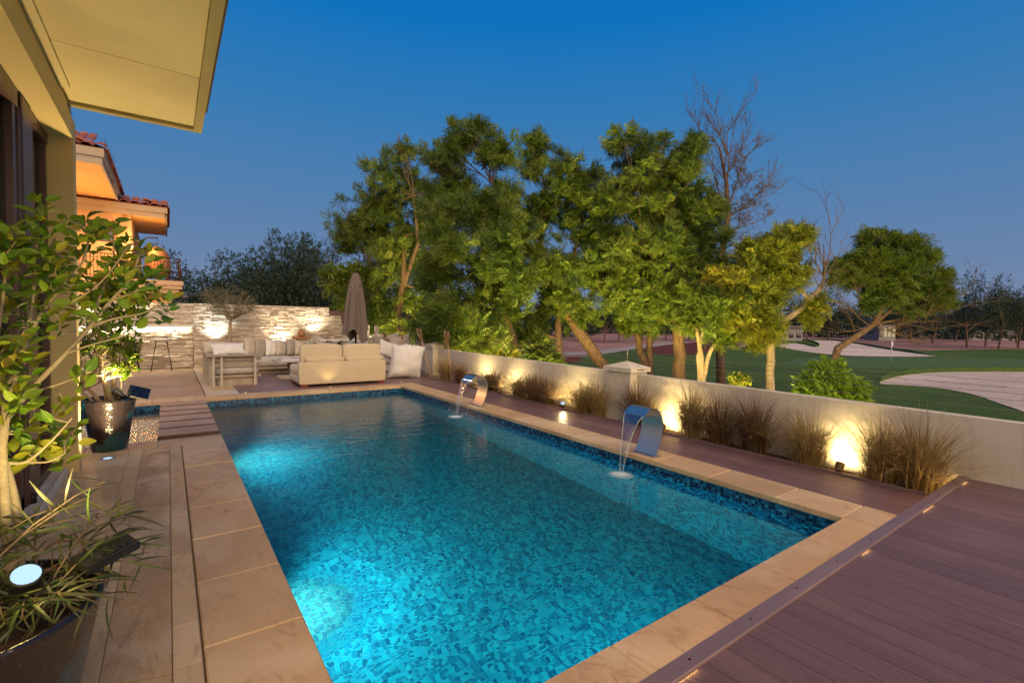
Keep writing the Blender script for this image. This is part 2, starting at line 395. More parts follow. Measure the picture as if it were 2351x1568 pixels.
def m_leaf(name, cols, trans=.35, rough=.5, vein=None):
    t = NT(name); g = t.n('ShaderNodeNewGeometry'); oi = t.rnd()
    f = t.math('FRACT', t.math('ADD', g.outputs['Random Per Island'], oi))
    n = t.noise(t.pos(), .9, 2); f2 = t.math('MULTIPLY_ADD', f, .5); t.t.nodes[-1].inputs[2].default_value = -.02
    f3 = t.math('ADD', f2, t.math('MULTIPLY', n, .55))
    k = len(cols); col = t.ramp(f3, [(.15 + .7 * i / (k - 1), c) for i, c in enumerate(cols)])
    nrm = None
    if vein:
        ob = t.n('ShaderNodeSeparateXYZ', {0: t.n('ShaderNodeTexCoord').outputs['Object']}); ay = t.math('ABSOLUTE', ob.outputs[1])
        rib = t.math('LESS_THAN', ay, .014); w = t.n('ShaderNodeTexWave', {'Vector': t.n('ShaderNodeCombineXYZ', {0: t.math('SUBTRACT', ob.outputs[0], t.math('MULTIPLY', ay, .7)), 1: 0.0, 2: 0.0}).outputs[0], 'Scale': 3.2, 'Distortion': .6}, bands_direction='X').outputs[1]
        v2 = t.math('MULTIPLY', t.math('POWER', w, 9.0), .35); col = t.mix(t.math('MAXIMUM', t.math('MULTIPLY', rib, .75), v2), col, vein)
        sp = t.noise(t.pos(), 38, 3, .6); col = t.mix(t.ramp(sp, [(.66,(0,0,0)), (.76,(.6,.6,.6))]), col, (.20,.12,.02)); nrm = t.bump(w, .25, .01)
    pr = t.pbr(col, rough, 0, nrm, .35)
    tr = t.n('ShaderNodeBsdfTranslucent', {'Color': col}); m = t.n('ShaderNodeMixShader', {0: trans, 1: pr.outputs[0], 2: tr.outputs[0]})
    t.L(m.outputs[0], t.out.inputs[0]); return t.mat
M['leaf_tree'] = m_leaf('neem_foliage', [(.035,.08,.014), (.07,.13,.016), (.12,.175,.02), (.20,.21,.024)])
M['leaf_warm'] = m_leaf('yellowing_foliage', [(.09,.15,.016), (.15,.21,.018), (.22,.23,.02), (.30,.21,.022)])
M['leaf_dry'] = m_leaf('dry_leaves', [(.12,.08,.03), (.16,.10,.035), (.20,.12,.03)])
M['leaf_far'] = m_leaf('distant_foliage', [(.018,.035,.018), (.028,.05,.024), (.04,.062,.03)], .2)
M['leaf_ficus'] = m_leaf('ficus_leaf', [(.05,.13,.01), (.09,.19,.012), (.15,.25,.014), (.26,.27,.018), (.36,.22,.02)], .35, .42)
M['leaf_ficus_big'] = m_leaf('ficus_big_leaf', [(.05,.13,.01), (.09,.19,.012), (.15,.25,.014), (.26,.27,.018), (.36,.22,.02)], .35, .40, (.30,.36,.08))
M['leaf_narrow'] = m_leaf('narrow_leaf', [(.03,.045,.012), (.045,.07,.016), (.065,.065,.025), (.06,.04,.032)], .25, .45)
M['leaf_olive'] = m_leaf('olive_leaf', [(.10,.11,.05), (.16,.16,.08), (.22,.20,.11)], .2)
M['leaf_lime'] = m_leaf('bright_shrub_leaf', [(.16,.27,.02), (.22,.34,.03), (.28,.38,.04)], .35, .4)
M['leaf_small'] = m_leaf('shade_tree_leaf', [(.10,.16,.015), (.15,.21,.02), (.21,.25,.03)], .35)
M['grassy'] = m_leaf('fountain_grass_blade', [(.22,.15,.05), (.36,.25,.09), (.52,.39,.16), (.20,.19,.06)], .25, .6)
M['grassdark'] = m_leaf('dark_grass_blade', [(.12,.07,.04), (.20,.12,.055), (.32,.21,.09)], .25, .6)
# ------------------------------------------------------------------ pool
PX0, PX1, PY0, PY1 = .49, 3.91, 1.345, 9.30       # inner edge of the coping
WZ, PB = -.135, -1.30                             # water level, pool floor
TS = .0275
M['border'] = m_stone('pale_border_stone', (.42,.33,.22), (.46,.37,.25), (.52,.43,.31), (.30,.22,.14), .15, 3, .04)
def mosaic(floor=False):
    t = NT('blue_glass_mosaic' + ('_floor' if floor else '')); p = t.n('ShaderNodeNewGeometry').outputs['Position']
    s = t.n('ShaderNodeVectorMath', {0: p, 1: (.001, .001, .001)}, operation='ADD').outputs[0]
    sc = t.n('ShaderNodeVectorMath', {0: s}, operation='SCALE'); sc.inputs['Scale'].default_value = 1 / (TS if not floor else .030)
    fl = t.n('ShaderNodeVectorMath', {0: sc.outputs[0]}, operation='FLOOR').outputs[0]
    w = t.n('ShaderNodeTexWhiteNoise', {0: fl}).outputs[0]
    col = t.ramp(w, [(0, (.003,.014,.055)), (.32, (.004,.028,.10)), (.50, (.006,.085,.20)), (.76, (.010,.13,.27)), (.95, (.03,.22,.40))] if not floor else [(0, (.004,.052,.105)), (.42, (.006,.100,.165)), (.50, (.008,.130,.200)), (.80, (.011,.165,.240)), (.95, (.014,.20,.27))], 'LINEAR' if floor else 'CONSTANT')
    fr = t.n('ShaderNodeVectorMath', {0: sc.outputs[0]}, operation='FRACTION').outputs[0]
    xyz = t.n('ShaderNodeSeparateXYZ', {0: fr}); nn = t.n('ShaderNodeSeparateXYZ', {0: t.n('ShaderNodeNewGeometry').outputs['Normal']})
    g = None
    for k in range(3):
        e = t.math('ABSOLUTE', t.math('SUBTRACT', xyz.outputs[k], .5)); e = t.math('GREATER_THAN', e, .445)
        e = t.math('MULTIPLY', e, t.math('LESS_THAN', t.math('ABSOLUTE', nn.outputs[k]), .5))
        g = e if g is None else t.math('MAXIMUM', g, e)
    col = t.mix(g, col, (.06,.13,.15)) if not floor else t.mix(t.math('MULTIPLY', g, .5), col, (.03,.10,.13))
    rr = t.math('MULTIPLY_ADD', g, .5); t.t.nodes[-1].inputs[2].default_value = .18
    t.pbr(col, rr, 0, t.bump(t.math('SUBTRACT', 1.0, g), .6, .002), .5); return t.mat
M['mosaic'] = mosaic(); M['mosaic_floor'] = mosaic(True)
def shell(mb, x0, x1, y0, y1, zb, zt, skip=''):
    """pool basin: five inward-facing slabs 0.12 thick"""
    w = .12
    mb.box(x0 - w, x1 + w, y0 - w, y1 + w, zb - w, zb)
    if 'W' not in skip: mb.box(x0 - w, x0, y0 - w, y1 + w, zb, zt)
    if 'E' not in skip: mb.box(x1, x1 + w, y0 - w, y1 + w, zb, zt)
    if 'S' not in skip: mb.box(x0, x1, y0 - w, y0, zb, zt)
    if 'N' not in skip: mb.box(x0, x1, y1, y1 + w, zb, zt)
b0 = .012
mb = MB(); shell(mb, PX0 - b0, PX1 + b0, PY0 - b0, PY1 + b0, PB, -.046, 'W')
mb.box(PX0 - b0 - .12, PX0 - b0, PY0 - b0 - .12, 6.44, PB, -.046)
mb.box(PX0 - b0 - .12, PX0 - b0, 6.44, PY1 + b0 + .12, PB, -.62)
P('pool_basin', mb, M['mosaic_floor'], kind='structure')
mb = MB()                                           # shallow arm under the stone planks, running in front of the house
mb.box(-2.4, PX0 - b0 - .12, 6.32, PY1 + .14, -.74, -.62)
mb.box(-2.4, PX0 - b0 - .12, 6.32, 6.44, -.62, -.046)
mb.box(-2.4, PX0 - b0, PY1 + b0, PY1 + .14, -.62, -.046)
mb.box(-2.4, PX0 - b0 - .12, PY1 - .42, PY1 + b0, -.62, -.34)
mb.box(-2.52, -2.4, 6.32, PY1 + .14, -.62, -.046)
P('shallow_pool_basin', mb, M['mosaic'], kind='structure')
# the rows of mosaic above and just under the waterline, as raised glass tiles
def tiles(name, mb): return P(name, mb, M['mosaic'], kind='stuff', origin=(PX0, PY0, -.2), label='rows of small dark and light blue glass tiles along the waterline')
mb = MB(); tg = TS * .045
def snap(a): return math.floor(a / TS)
for k in range(snap(-.36), snap(-.05)):
    z0 = k * TS + tg; z1 = (k + 1) * TS - tg
    if z1 > -.044: continue
    for j in range(snap(PY0) + 1, snap(PY1) + 1):
        y0 = j * TS + tg; y1 = (j + 1) * TS - tg; x = PX1 + b0; q = x - .0035 - random.random() * .0012
        mb.add([(x, y0, z0), (q, y0, z0), (q, y1, z0), (x, y1, z0), (x, y0, z1), (q, y0, z1), (q, y1, z1), (x, y1, z1)], [(1,2,6,5), (0,1,5,4), (2,3,7,6), (4,5,6,7)])
    for j in range(snap(-1.4), snap(PX1)):
        x0 = j * TS + tg; x1 = (j + 1) * TS - tg; y = PY1 + b0; q = y - .0035 - random.random() * .0012
        mb.add([(x0, y, z0), (x0, q, z0), (x1, q, z0), (x1, y, z0), (x0, y, z1), (x0, q, z1), (x1, q, z1), (x1, y, z1)], [(1,2,6,5), (0,1,5,4), (2,3,7,6), (4,5,6,7)])
tiles('waterline_tiles', mb)
def water():
    t = NT('pool_water'); p = t.pos((1,1,1)); p2 = t.pos((1.0,.55,1))
    mp = t.n('ShaderNodeMapping', {0: t.n('ShaderNodeNewGeometry').outputs['Position']}); mp.inputs['Rotation'].default_value = (0, 0, rad(36)); mp.inputs['Scale'].default_value = (.75, 1.25, 1)
    a = t.noise(mp.outputs[0], 5.0, 2, .45, .8); b = t.noise(mp.outputs[0], 11, 1, .45, .5); c = t.noise(p, 1.6, 2)
    h = t.math('ADD', t.math('MULTIPLY', a, 1.0), t.math('MULTIPLY', b, .34))
    nb = t.bump(h, .46, .012); nb = t.bump(c, .3, .02, nb)
    rf = t.n('ShaderNodeBsdfRefraction', {'IOR': 1.33, 'Roughness': .035, 'Color': (.45,.95,.97,1), 'Normal': nb})
    gl = t.n('ShaderNodeBsdfGlossy', {'Roughness': .16, 'Normal': nb})
    fr = t.n('ShaderNodeFresnel', {'IOR': 1.33, 'Normal': nb})
    m = t.n('ShaderNodeMixShader', {0: fr.outputs[0], 1: rf.outputs[0], 2: gl.outputs[0]})
    t.L(m.outputs[0], t.out.inputs[0])
    return t.mat
M['water'] = water()
mb = MB(); e = .010
xa, xb, ya, yb = PX0 - e, PX1 + e, PY0 - e, PY1 + e
mb.add([(xa, ya, WZ), (xb, ya, WZ), (xb, yb, WZ), (-2.4, yb, WZ), (-2.4, 6.441, WZ), (xa, 6.441, WZ)], [(0,1,2,3,4,5)])
P('water', mb, M['water'], kind='structure')

# assumed underwater lamps in the near long side wall, out of view
for y, w in ((6.75, 1.0), (3.45, 1.0)):
    t = E('assumed_pool_lamp', 'assumed round white underwater lamp set in the left pool wall, ' + ('the far one' if y > 4 else 'the one nearest the camera'), 'pool lamp', (PX0, y, -.62))
    mb = MB(); ring = [(0.0, -.002), (.085, -.002), (.10, .004), (.10, .02), (.075, .024), (.07, .012), (0, .012)]
    vs = []; n = 20
    for r, z in ring:
        for k in range(n):
            a = 2 * math.pi * k / n; vs.append((PX0 - .012 + z, y + r * math.cos(a), -.62 + r * math.sin(a)))
    mb.add(vs, [(i*n+k, i*n+(k+1)%n, (i+1)*n+(k+1)%n, (i+1)*n+k) for i in range(len(ring)-1) for k in range(n)], 0, True)
    P('housing', mb, M['whitemetal'], t)
    mb = MB(); mb.add([(PX0 + .004, y + .07*math.cos(2*math.pi*k/n), -.62 + .07*math.sin(2*math.pi*k/n)) for k in range(n)], [tuple(range(n))])
    P('lens', mb, M['lamp_cool'], t)
def spot(name, loc, to, watts, color, size=60, blend=.6, r=.03, parent=None):
    l = bpy.data.lights.new(name, 'SPOT'); l.energy = watts; l.color = color; l.spot_size = rad(size); l.spot_blend = blend; l.shadow_soft_size = r
    o = bpy.data.objects.new(name, l); COL.objects.link(o); o.location = loc
    o.rotation_euler = (Vector(to) - Vector(loc)).to_track_quat('-Z', 'Y').to_euler(); return o
def area(name, loc, to, watts, color, sx, sy, spread=180):
    l = bpy.data.lights.new(name, 'AREA'); l.shape = 'RECTANGLE'; l.size = sx; l.size_y = sy; l.energy = watts; l.color = color; l.spread = rad(spread)
    o = bpy.data.objects.new(name, l); COL.objects.link(o); o.location = loc
    o.rotation_euler = (Vector(to) - Vector(loc)).to_track_quat('-Z', 'Y').to_euler(); return o
POOLC = (.36, .97, .90)
for y, w in ((6.75, 190), (3.45, 290)):
    spot('added_pool_patch_spot', (PX0 + .05, y, -.62), (PX0 + (.40 if y > 5 else .20), y + .05, PB), w * (.7 if y > 5 else 1.5), (1.0, .50, .30), 85 if y > 5 else 62, 1.0, .07)  # added second spot per lamp, makes the pale patch on the pool floor
    spot('assumed_pool_light', (PX0 + .04, y, -.62), (PX0 + 3, y - .4, -.85), w, POOLC, 165, .5, .07)
area('assumed_pool_light', (2.2, PY0 + .02, -.6), (2.4, 5, -.8), 30, POOLC, .5, .2, 170)  # assumed third light at the near end, no lamp built for it

# ------------------------------------------------------------------ coping and paving, slab by slab
def slabs(base, rects, z0, z1, mat, name='slab', gap=.003, bev=.006, jig=.0012):
    if name in ('border_tile', 'paving_tile'): gap, bev = .0012, .0015
    for (x0, x1, y0, y1) in rects:
        mb = MB(); dz = U(-jig, jig)
        mb.box(x0 + gap, x1 - gap, y0 + gap, y1 - gap, z0, z1 + dz, 0, bev); P(name, mb, mat, base)
def bed(name, x0, x1, y0, y1, z0, z1, mat, kind='structure'):
    mb = MB(); mb.box(x0, x1, y0, y1, z0, z1); return P(name, mb, mat, kind=kind)
cb = MB()
cb.box(.105, PX0 + .004, -.3, 6.07, -.3, -.0455); cb.box(-2.4, PX0 + .004, 6.075, 6.43, -.3, -.0455)
cope = P('pool_coping', (lambda m: (m.box(.107, .478, .9, 6.06, -.046, -.008), m.box(.5, 4.30, 1.0, 1.325, -.046, -.008), m.box(3.925, 4.30, 1.34, 9.3, -.046, -.008),
      m.box(-2.4, 4.30, 9.322, 9.66, -.046, -.008), m.box(-2.4, .478, 6.085, 6.41, -.046, -.008), m)[-1])(MB()), M['grout_light'], kind='structure')
P('ground_slab', cb, M['grout'], kind='structure')
ys = [.52, 1.10, 1.683, 2.263, 2.85, 3.428, 4.014, 4.586, 5.147, 5.72, 6.07]
slabs(cope, [(.103, PX0, a, b) for a, b in zip(ys, ys[1:])], -.046, 0, M['coping'])
xs = [-2.4, -1.85, -1.27, -.68, -.10, PX0]
slabs(cope, [(a, b, 6.07, 6.43) for a, b in zip(xs, xs[1:])], -.046, 0, M['coping'])
xs = [PX0, .90, 1.505, 2.103, 2.705, 3.31, PX1]
slabs(cope, [(a, b, .96, PY0) for a, b in zip(xs, xs[1:])], -.046, 0, M['coping'])
slabs(cope, [(PX1, 4.31, .96, PY0)], -.046, 0, M['coping'])
ys = [PY0, 1.802, 2.395, 2.988, 3.58, 4.17, 4.76, 5.35, 5.94, 6.53, 7.12, 7.71, 8.30, 8.89, 9.30]
slabs(cope, [(PX1, 4.31, a, b) for a, b in zip(ys, ys[1:])], -.046, 0, M['coping'])
xs = [-2.4, -1.98, -1.40, -.81, -.222, .36, .93, 1.52, 2.11, 2.70, 3.29, 3.88, 4.31]
slabs(cope, [(a, b, PY1, 9.68) for a, b in zip(xs, xs[1:])], -.046, 0, M['coping'])

# left terrace between the house and the pool
ter = bed('terrace', -1.1, .102, -1.5, 6.07, -.3, -.012, M['grout_mid'])
y = -.2; rs = []
while y < 6.05:
    d = random.choice((.19, .24, .30, .34, .27)); rs.append((.002, .098, y, min(y + d, 6.068))); y += d
slabs(ter, rs, -.012, 0, M['tile'], 'border_tile', .002, .004)
slabs(ter, [(-.325, -.220, a, b) for a, b in zip((-.2, .4, 1.0, 1.6, 2.18, 2.75, 3.3, 3.9, 4.5, 5.0, 5.44), (.4, 1.0, 1.6, 2.18, 2.75, 3.3, 3.9, 4.5, 5.0, 5.44, 6.068))], -.012, 0, M['tile'], 'border_tile', .002, .004)
ys = (-.2, .45, 1.1, 1.75, 2.4, 3.05, 3.744, 4.434, 5.12, 5.75, 6.068)
slabs(ter, [(-.70, -.325, a, b) for a, b in zip(ys, ys[1:])], -.012, -.0005, M['tile'], 'paving_tile', .002, .004)
# irregular riven flagstones in the 22 cm channel, cut along slanting joints
cuts = [(-.2, -.25), (.35, .42), (.98, .90), (1.60, 1.72), (2.24, 2.16), (2.52, 2.62), (2.80, 2.795), (2.97, 2.925), (3.62, 3.74), (4.30, 4.18), (4.93, 5.0), (5.28, 5.42), (5.60, 5.64), (5.82, 5.83), (6.068, 6.068)]
for (a0, a1), (c0, c1) in zip(cuts, cuts[1:]):
    g_ = .004; mb = MB(); z = U(-.003, .0015) - .001
    mb.prism([(-.218, a0 + g_), (-.001, a1 + g_), (-.001, c1 - g_), (-.218, c0 - g_)], -.012, z)
    P('flagstone', mb, M['flag'], ter)
mb = MB()                                           # little inspection cover near the pot
for a in ((-.160, -.005, 5.815, 5.821), (-.160, -.154, 5.70, 5.821)): mb.box(*a, -.004, .0012)
P('drain_cover_rim', mb, M['darkmetal'], ter)
# marble door sill
sill = bed('door_sill', -.82, -.72, -1.5, 5.47, -.3, .035, M['sill'])
mb = MB(); mb.box(-.720, -.700, -1.5, 5.43, -.05, .060, 0, .003); P('sill_edge', mb, M['sill'], sill)

# far terrace
fb = bed('far_terrace', -3.2, .52, 9.68, 15.06, -.3, -.001, M['grout'])
ys = [9.68, 10.75, 11.85, 12.95, 14.0, 15.06]; xs = [-3.2, -2.0, -.75, .505]
slabs(fb, [(a, b, c, d) for a, b in zip(xs, xs[1:]) for c, d in zip(ys, ys[1:])], -.01, 0, M['stamped'], 'paving_slab', .001, .002)
rs = [(.515, .635, a, b) for a, b in zip((9.68, 10.3, 10.9, 11.5, 12.1, 12.7, 13.3, 13.9, 14.5), (10.3, 10.9, 11.5, 12.1, 12.7, 13.3, 13.9, 14.5, 15.06))]
b2 = bed('terrace_border', .505, 1.02, 9.68, 15.06, -.3, -.001, M['grout_light'])
slabs(b2, rs, -.002, .0015, M['border'], 'border_tile', .002, .003)
ys = [9.68, 10.24, 10.80, 11.9, 13.0, 14.1, 15.06]
slabs(b2, [(.635, 1.01, a, b) for a, b in zip(ys, ys[1:])], -.002, 0, M['tile'], 'paving_tile', .002, .003)

# decks
def board_profile(w, h, ribs):
    pr = [(0, -h), (w, -h), (w, 0)]; n = ribs; d = .0038
    if n:
        s = (w) / n
        for k in range(n - 1, -1, -1): pr += [(s*(k+.78), 0), (s*(k+.66), -d), (s*(k+.42), -d), (s*(k+.30), 0)]
    pr.append((0, 0)); return pr
DZ = .145                                           # raised deck level
nd = bed('raised_deck', .2, 5.32, -3.0, .995, -.3, DZ - .024, M['grout'])
w = .138; x = .32; k = 0
pr = board_profile(w - .0042, .022, 13)
while x < 5.24:
    mb = MB(); y1 = .950; mb.sweep(pr, (x, -3.0, DZ), (x, y1, DZ), (1,0,0), (0,0,1)); P('deck_board', mb, M['deck'], nd)
    x += w
mb = MB(); mb.box(.2, 5.36, .938, 1.006, DZ - .004, DZ + .010, 0, .003); no = P('nosing_board', mb, M['nosing'], nd)
for xx in np.arange(.6, 5.3, .44):
    mb = MB(); mb.lathe([(.0055, 0), (.006, .0012), (.004, .0016), (.0, .001)], (xx + U(-.05,.05), .972, DZ + .0095), 8); P('screw', mb, M['darkmetal'], no)
mb = MB(); mb.box(.2, 5.32, .993, .997, .105, .128); P('led_strip', mb, M['led'], nd)
area('led_strip_light', (2.8, 1.003, .118), (2.8, 2.0, -.02), 2.2, (1, .60, .26), 5.0, .012, 180)
for xx, wd in ((.75, .35), (1.35,.3), (3.05, .10), (4.15, .22), (5.10, .14)):
    area('led_strip_light', (xx, .936, DZ + .004), (xx, .6, DZ - .03), .045 * wd / .2, (1, .62, .2), wd, .004, 170)

wd_ = bed('pool_walkway_base', 4.312, 5.0, 1.0, 9.7, -.3, -.026, M['grout'])
xs = [4.316, 4.455, 4.594, 4.733, 4.872, 5.0]
for a, b in zip(xs, xs[1:]):
    cutsy = [1.0, U(2.6, 3.6), U(5.2, 6.2), U(7.6, 8.4), 9.68]
    for c, d in zip(cutsy, cutsy[1:]):
        mb = MB(); mb.box(a + .002, b - .002, c + .002, d - .002, -.026, -.002, 0, .002); P('deck_board', mb, M['deck'], wd_)
mb = MB(); mb.box(5.002, 5.028, 1.0, 10.9, -.1, .022, 0, .003); P('planter_edging', mb, M['nosing'], wd_)
fd = bed('lounge_deck_base', 1.02, 5.9, 9.68, 15.06, -.3, -.026, M['grout'])
y = 9.69; i = 0
while y < 15.0:
    st = 1.022
    for a, b in ((st, 3.4 + (i % 3) * .5), (3.4 + (i % 3) * .5, 5.9 if y > 10.9 else 5.0)):
        mb = MB(); mb.box(a + .002, b - .002, y + .002, y + .141, -.026, -.002, 0, .002); P('deck_board', mb, M['deckx'], fd)
    y += .145; i += 1
mb = MB(); mb.box(5.03, 5.9, 1.0, 10.9, -.3, -.03)
P('planting_bed_soil', mb, M['soil'], kind='structure')
mb = MB(); mb.box(.4, 5.32, 9.66, 9.682, -.05, -.0005); P('terrace_joint', mb, M['grout'], fd)

# stone planks over the shallow arm
mb = MB(); mb.box(-.085, -.03, 6.44, 9.28, -.10, -.047); mb.box(.41, .455, 6.44, 9.28, -.10, -.047); mb.box(-.03, .02, 6.44, 9.28, -.62, -.10); mb.box(.36, .41, 6.44, 9.28, -.62, -.10)
pb = P('plank_bridge_support', mb, M['darkmetal'], None, 'structure')
for a, b in ((6.50, 6.885), (6.97, 7.325), (7.41, 7.745), (7.83, 8.15), (8.235, 8.575), (8.67, 9.03)):
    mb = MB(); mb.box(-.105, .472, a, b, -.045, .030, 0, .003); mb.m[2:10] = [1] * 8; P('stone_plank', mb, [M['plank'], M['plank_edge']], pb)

# ------------------------------------------------------------------ garden walls
def wx(y): return 5.27 + .027 * y
def garden_wall(y0, y1, label, zt=.648):
    th = .105; mb = MB(); n = max(2, int((y1 - y0) / .5))
    u = MB()
    vs = []; 
    for i in range(n + 1):
        y = y0 + (y1 - y0) * i / n; a = wx(y)
        vs += [(a, y, -.3), (a, y, zt - .004), (a + .006, y, zt), (a + th - .006, y, zt), (a + th, y, zt - .004), (a + th, y, -2.1)]
    fs = [(i*6+k, i*6+(k+1)%6, i*6+6+(k+1)%6, i*6+6+k) for i in range(n) for k in range(6)] + [(0,5,4,3,2,1), tuple(n*6+k for k in range(6))]
    mb.add(vs, fs); o = P('garden_wall', mb, M['plaster'], kind=None, label=label, cat='wall', group='low rendered walls'); return o
garden_wall(-2.5, 4.43, 'low cream rendered garden wall along the near deck, lit by spotlights, running out of frame at right')
garden_wall(4.89, 10.93, 'low cream rendered garden wall between the two capped pillars behind the grasses')
garden_wall(11.40, 14.7, 'low rendered wall beyond the far capped pillar, behind the lounge seating')
def pier(y0, y1, label, x=None, zt=.675, post=True, w=.26):
    x = wx(y0) - .15 if x is None else x; X = x + w + .10
    t = E('wall_pillar', label, 'pillar', ((x + X) / 2, (y0 + y1) / 2, -.3), 'capped wall pillars')
    mb = MB(); mb.box(x, X, y0, y1, -2.0, zt); P('shaft', mb, M['plaster'], t)
    mb = MB(); e = .035; a, b, c, d = x - e, X + e, y0 - e, y1 + e; z = zt; h1 = .06; h2 = .145
    mx, my = (a + b) / 2, (c + d) / 2
    mb.add([(a,c,z),(b,c,z),(b,d,z),(a,d,z),(a,c,z+h1),(b,c,z+h1),(b,d,z+h1),(a,d,z+h1),(mx,my,z+h2)], [(3,2,1,0),(0,1,5,4),(1,2,6,5),(2,3,7,6),(3,0,4,7),(4,5,8),(5,6,8),(6,7,8),(7,4,8)])
    P('cap', mb, M['plaster'], t)
    if post:
        mb = MB(); mb.tube([(mx, my, z + h2 - .01), (mx, my, z + .30)], .009, 8); P('rail_post', mb, M['wire'], t)
        mb = MB()
        for k in range(3): mb.tube([(x + .1 + .05*k, c - .004, z + .035), (x + .13 + .05*k, c - .012, z + .035)], .006, 5)
        P('cable_bracket', mb, M['darkmetal'], t)
    return t
pier(4.44, 4.88, 'nearer cream wall pillar with a pyramid cap between the grass clumps')
pier(10.94, 11.39, 'farther cream wall pillar with a pyramid cap, behind the white bean bag')
pier(14.55, 14.95, 'small lit pillar with a wooden post on top, at the far end of the cable fence', x=5.2, zt=.78, post=False, w=.22)
tp = E('timber_post', 'square lit timber post standing on the farthest pillar', 'post', (5.35, 14.75, .92)); mb = MB(); mb.box(5.285, 5.40, 14.70, 14.80, .90, 1.16, 0, .005); P('post', mb, M['woodlight'], tp)
# cable fence outside the wall
cf = E('cable_fence', 'thin steel cable fence of five wires strung just above the garden wall', 'fence', (5.45, 5, .65))
for z in (.968, .92, .872, .818, .735):
    mb = MB(); pts = []
    for i in range(26):
        y = -2.5 + i * 17.1 / 25; zz = z if y > 2.5 else z
        pts.append((wx(y) + .06, y, zz + .006 * math.sin(y * 2.1 + z * 9) - .008))
    mb.tube(pts, .0019, 5); P('cable', mb, M['wire'], cf)
for y in (8.0, 13.1):
    mb = MB(); mb.tube([(wx(y) + .06, y, .64), (wx(y) + .06, y, .985)], .007, 6); P('fence_post', mb, M['wire'], cf)

# ------------------------------------------------------------------ split-stone feature wall with the bar
FY = 15.06
fw = E('feature_wall', 'long split-stone feature wall at the back of the terrace, washed by uplights', 'wall', (1.2, FY, 0))
mb = MB(); mb.box(.54, 3.97, FY + .03, FY + .4, -.3, 1.70); mb.box(3.97, 4.33, FY + .03, FY + .4, -.3, 1.455); mb.box(4.33, 5.22, FY + .03, FY + .4, -.3, 1.185)
mb.box(-4.5, .54, FY + .03, FY + .4, 1.14, 1.69); mb.box(-4.5, .54, FY + .28, FY + .4, -.3, 1.14)
P('core', mb, M['grout'], fw)
def strips(x0, x1, z0, z1, y, mb):
    z = z0
    while z < z1 - .004:
        h = min(U(.022, .052), z1 - z); x = x0 - U(0, .2)
        while x < x1:
            l = U(.06, .36); a, b = max(x, x0), min(x + l, x1); x += l
            if b - a < .004: continue
            d = abs(random.gauss(0, 1)) * .024 + .003; d2 = max(.003, d + random.gauss(0, .012)); tp = random.gauss(0, .010)
            ya, yb = y + .03, y + .03 - d - .012
            mb.add([(a,ya,z),(b,ya,z),(b,ya,z+h),(a,ya,z+h),(a+.0015,yb,z+.0015),(b-.0015,yb+d-d2,z+.0015),(b-.0015,yb+d-d2+tp,z+h-.002),(a+.0015,yb+tp,z+h-.002)],
                   [(4,5,6,7),(0,1,5,4),(1,2,6,5),(2,3,7,6),(3,0,4,7)])
        z += h
mb = MB(); strips(.55, 3.97, 0, 1.70, FY, mb); strips(3.97, 4.33, 0, 1.455, FY, mb); strips(4.33, 5.22, 0, 1.185, FY, mb); strips(-4.5, .55, 1.145, 1.69, FY, mb)
P('stone_strips', mb, M['stone_wall'], fw, 'stuff')
mb = MB(); strips(-4.5, .54, 0, 1.06, FY + .25, mb); P('stone_strips', mb, M['stone_wall'], fw, 'stuff')
mb = MB(); mb.box(-4.5, .545, FY - .045, FY + .28, 1.068, 1.14, 0, .006); P('bar_counter', mb, M['sill'], fw)
mb = MB(); mb.box(-4.4, .50, FY + .19, FY + .20, 1.06, 1.067); P('led_strip', mb, M['ledw'], fw)
area('bar_led_light', (-1.9, FY + .17, 1.06), (-1.9, FY + .215, .5), 32, (1, .90, .66), 4.7, .02, 180)
mb = MB(); mb.box(3.985, 4.345, FY + .0, FY + .30, 1.46, 1.60); mb.box(4.335, 4.60, FY + .0, FY + .30, 1.19, 1.59); 
P('dark_timber_step', mb, M['brownframe'], fw)
tb = E('timber_gate_post', 'tall square timber post behind the closed parasol', 'post', (5.03, 15.3, 0)); mb = MB(); mb.box(4.97, 5.10, 15.46, 15.58, -.3, 1.62); P('post', mb, M['woodlight'], tb)
# assumed wall washers, placed by the bright patches on the stone
WARM = (1, .74, .38); NEUT = (1, .86, .62)
for x, wts, c in ((1.02, 15, (.80, .90, .85)), (2.62, 20, NEUT), (3.52, 17, NEUT), (-.62, 11, NEUT), (-1.5, 11, NEUT), (5.0, 5, NEUT)):
    z = .62 if x > .5 else (1.16 if x < .5 else .4); z = (.50 if x < 3 else .80) if 1.5 < x < 4.5 else z
    t = E('assumed_wall_washer', 'assumed small uplight washing the split-stone wall ' + {1.02: 'beside the olive tree', 2.62: 'behind the terracotta jar', 3.52: 'behind the dining table', -.62: 'above the bar counter', -1.5: 'at the left end of the bar counter', 5.0: 'by the end pillar'}[x], 'uplight', (x, FY - .34, z - .06))
    mb = MB(); mb.lathe([(.035, 0), (.04, .01), (.04, .05), (.03, .055)], (x, FY - .34, z - .06), 12); P('body', mb, M['darkmetal'], t)
    spot('assumed_washer_light', (x, FY - .36, z + .02), (x, FY + .02, z + .85), wts * 5.5, c, 98, .95, .012)
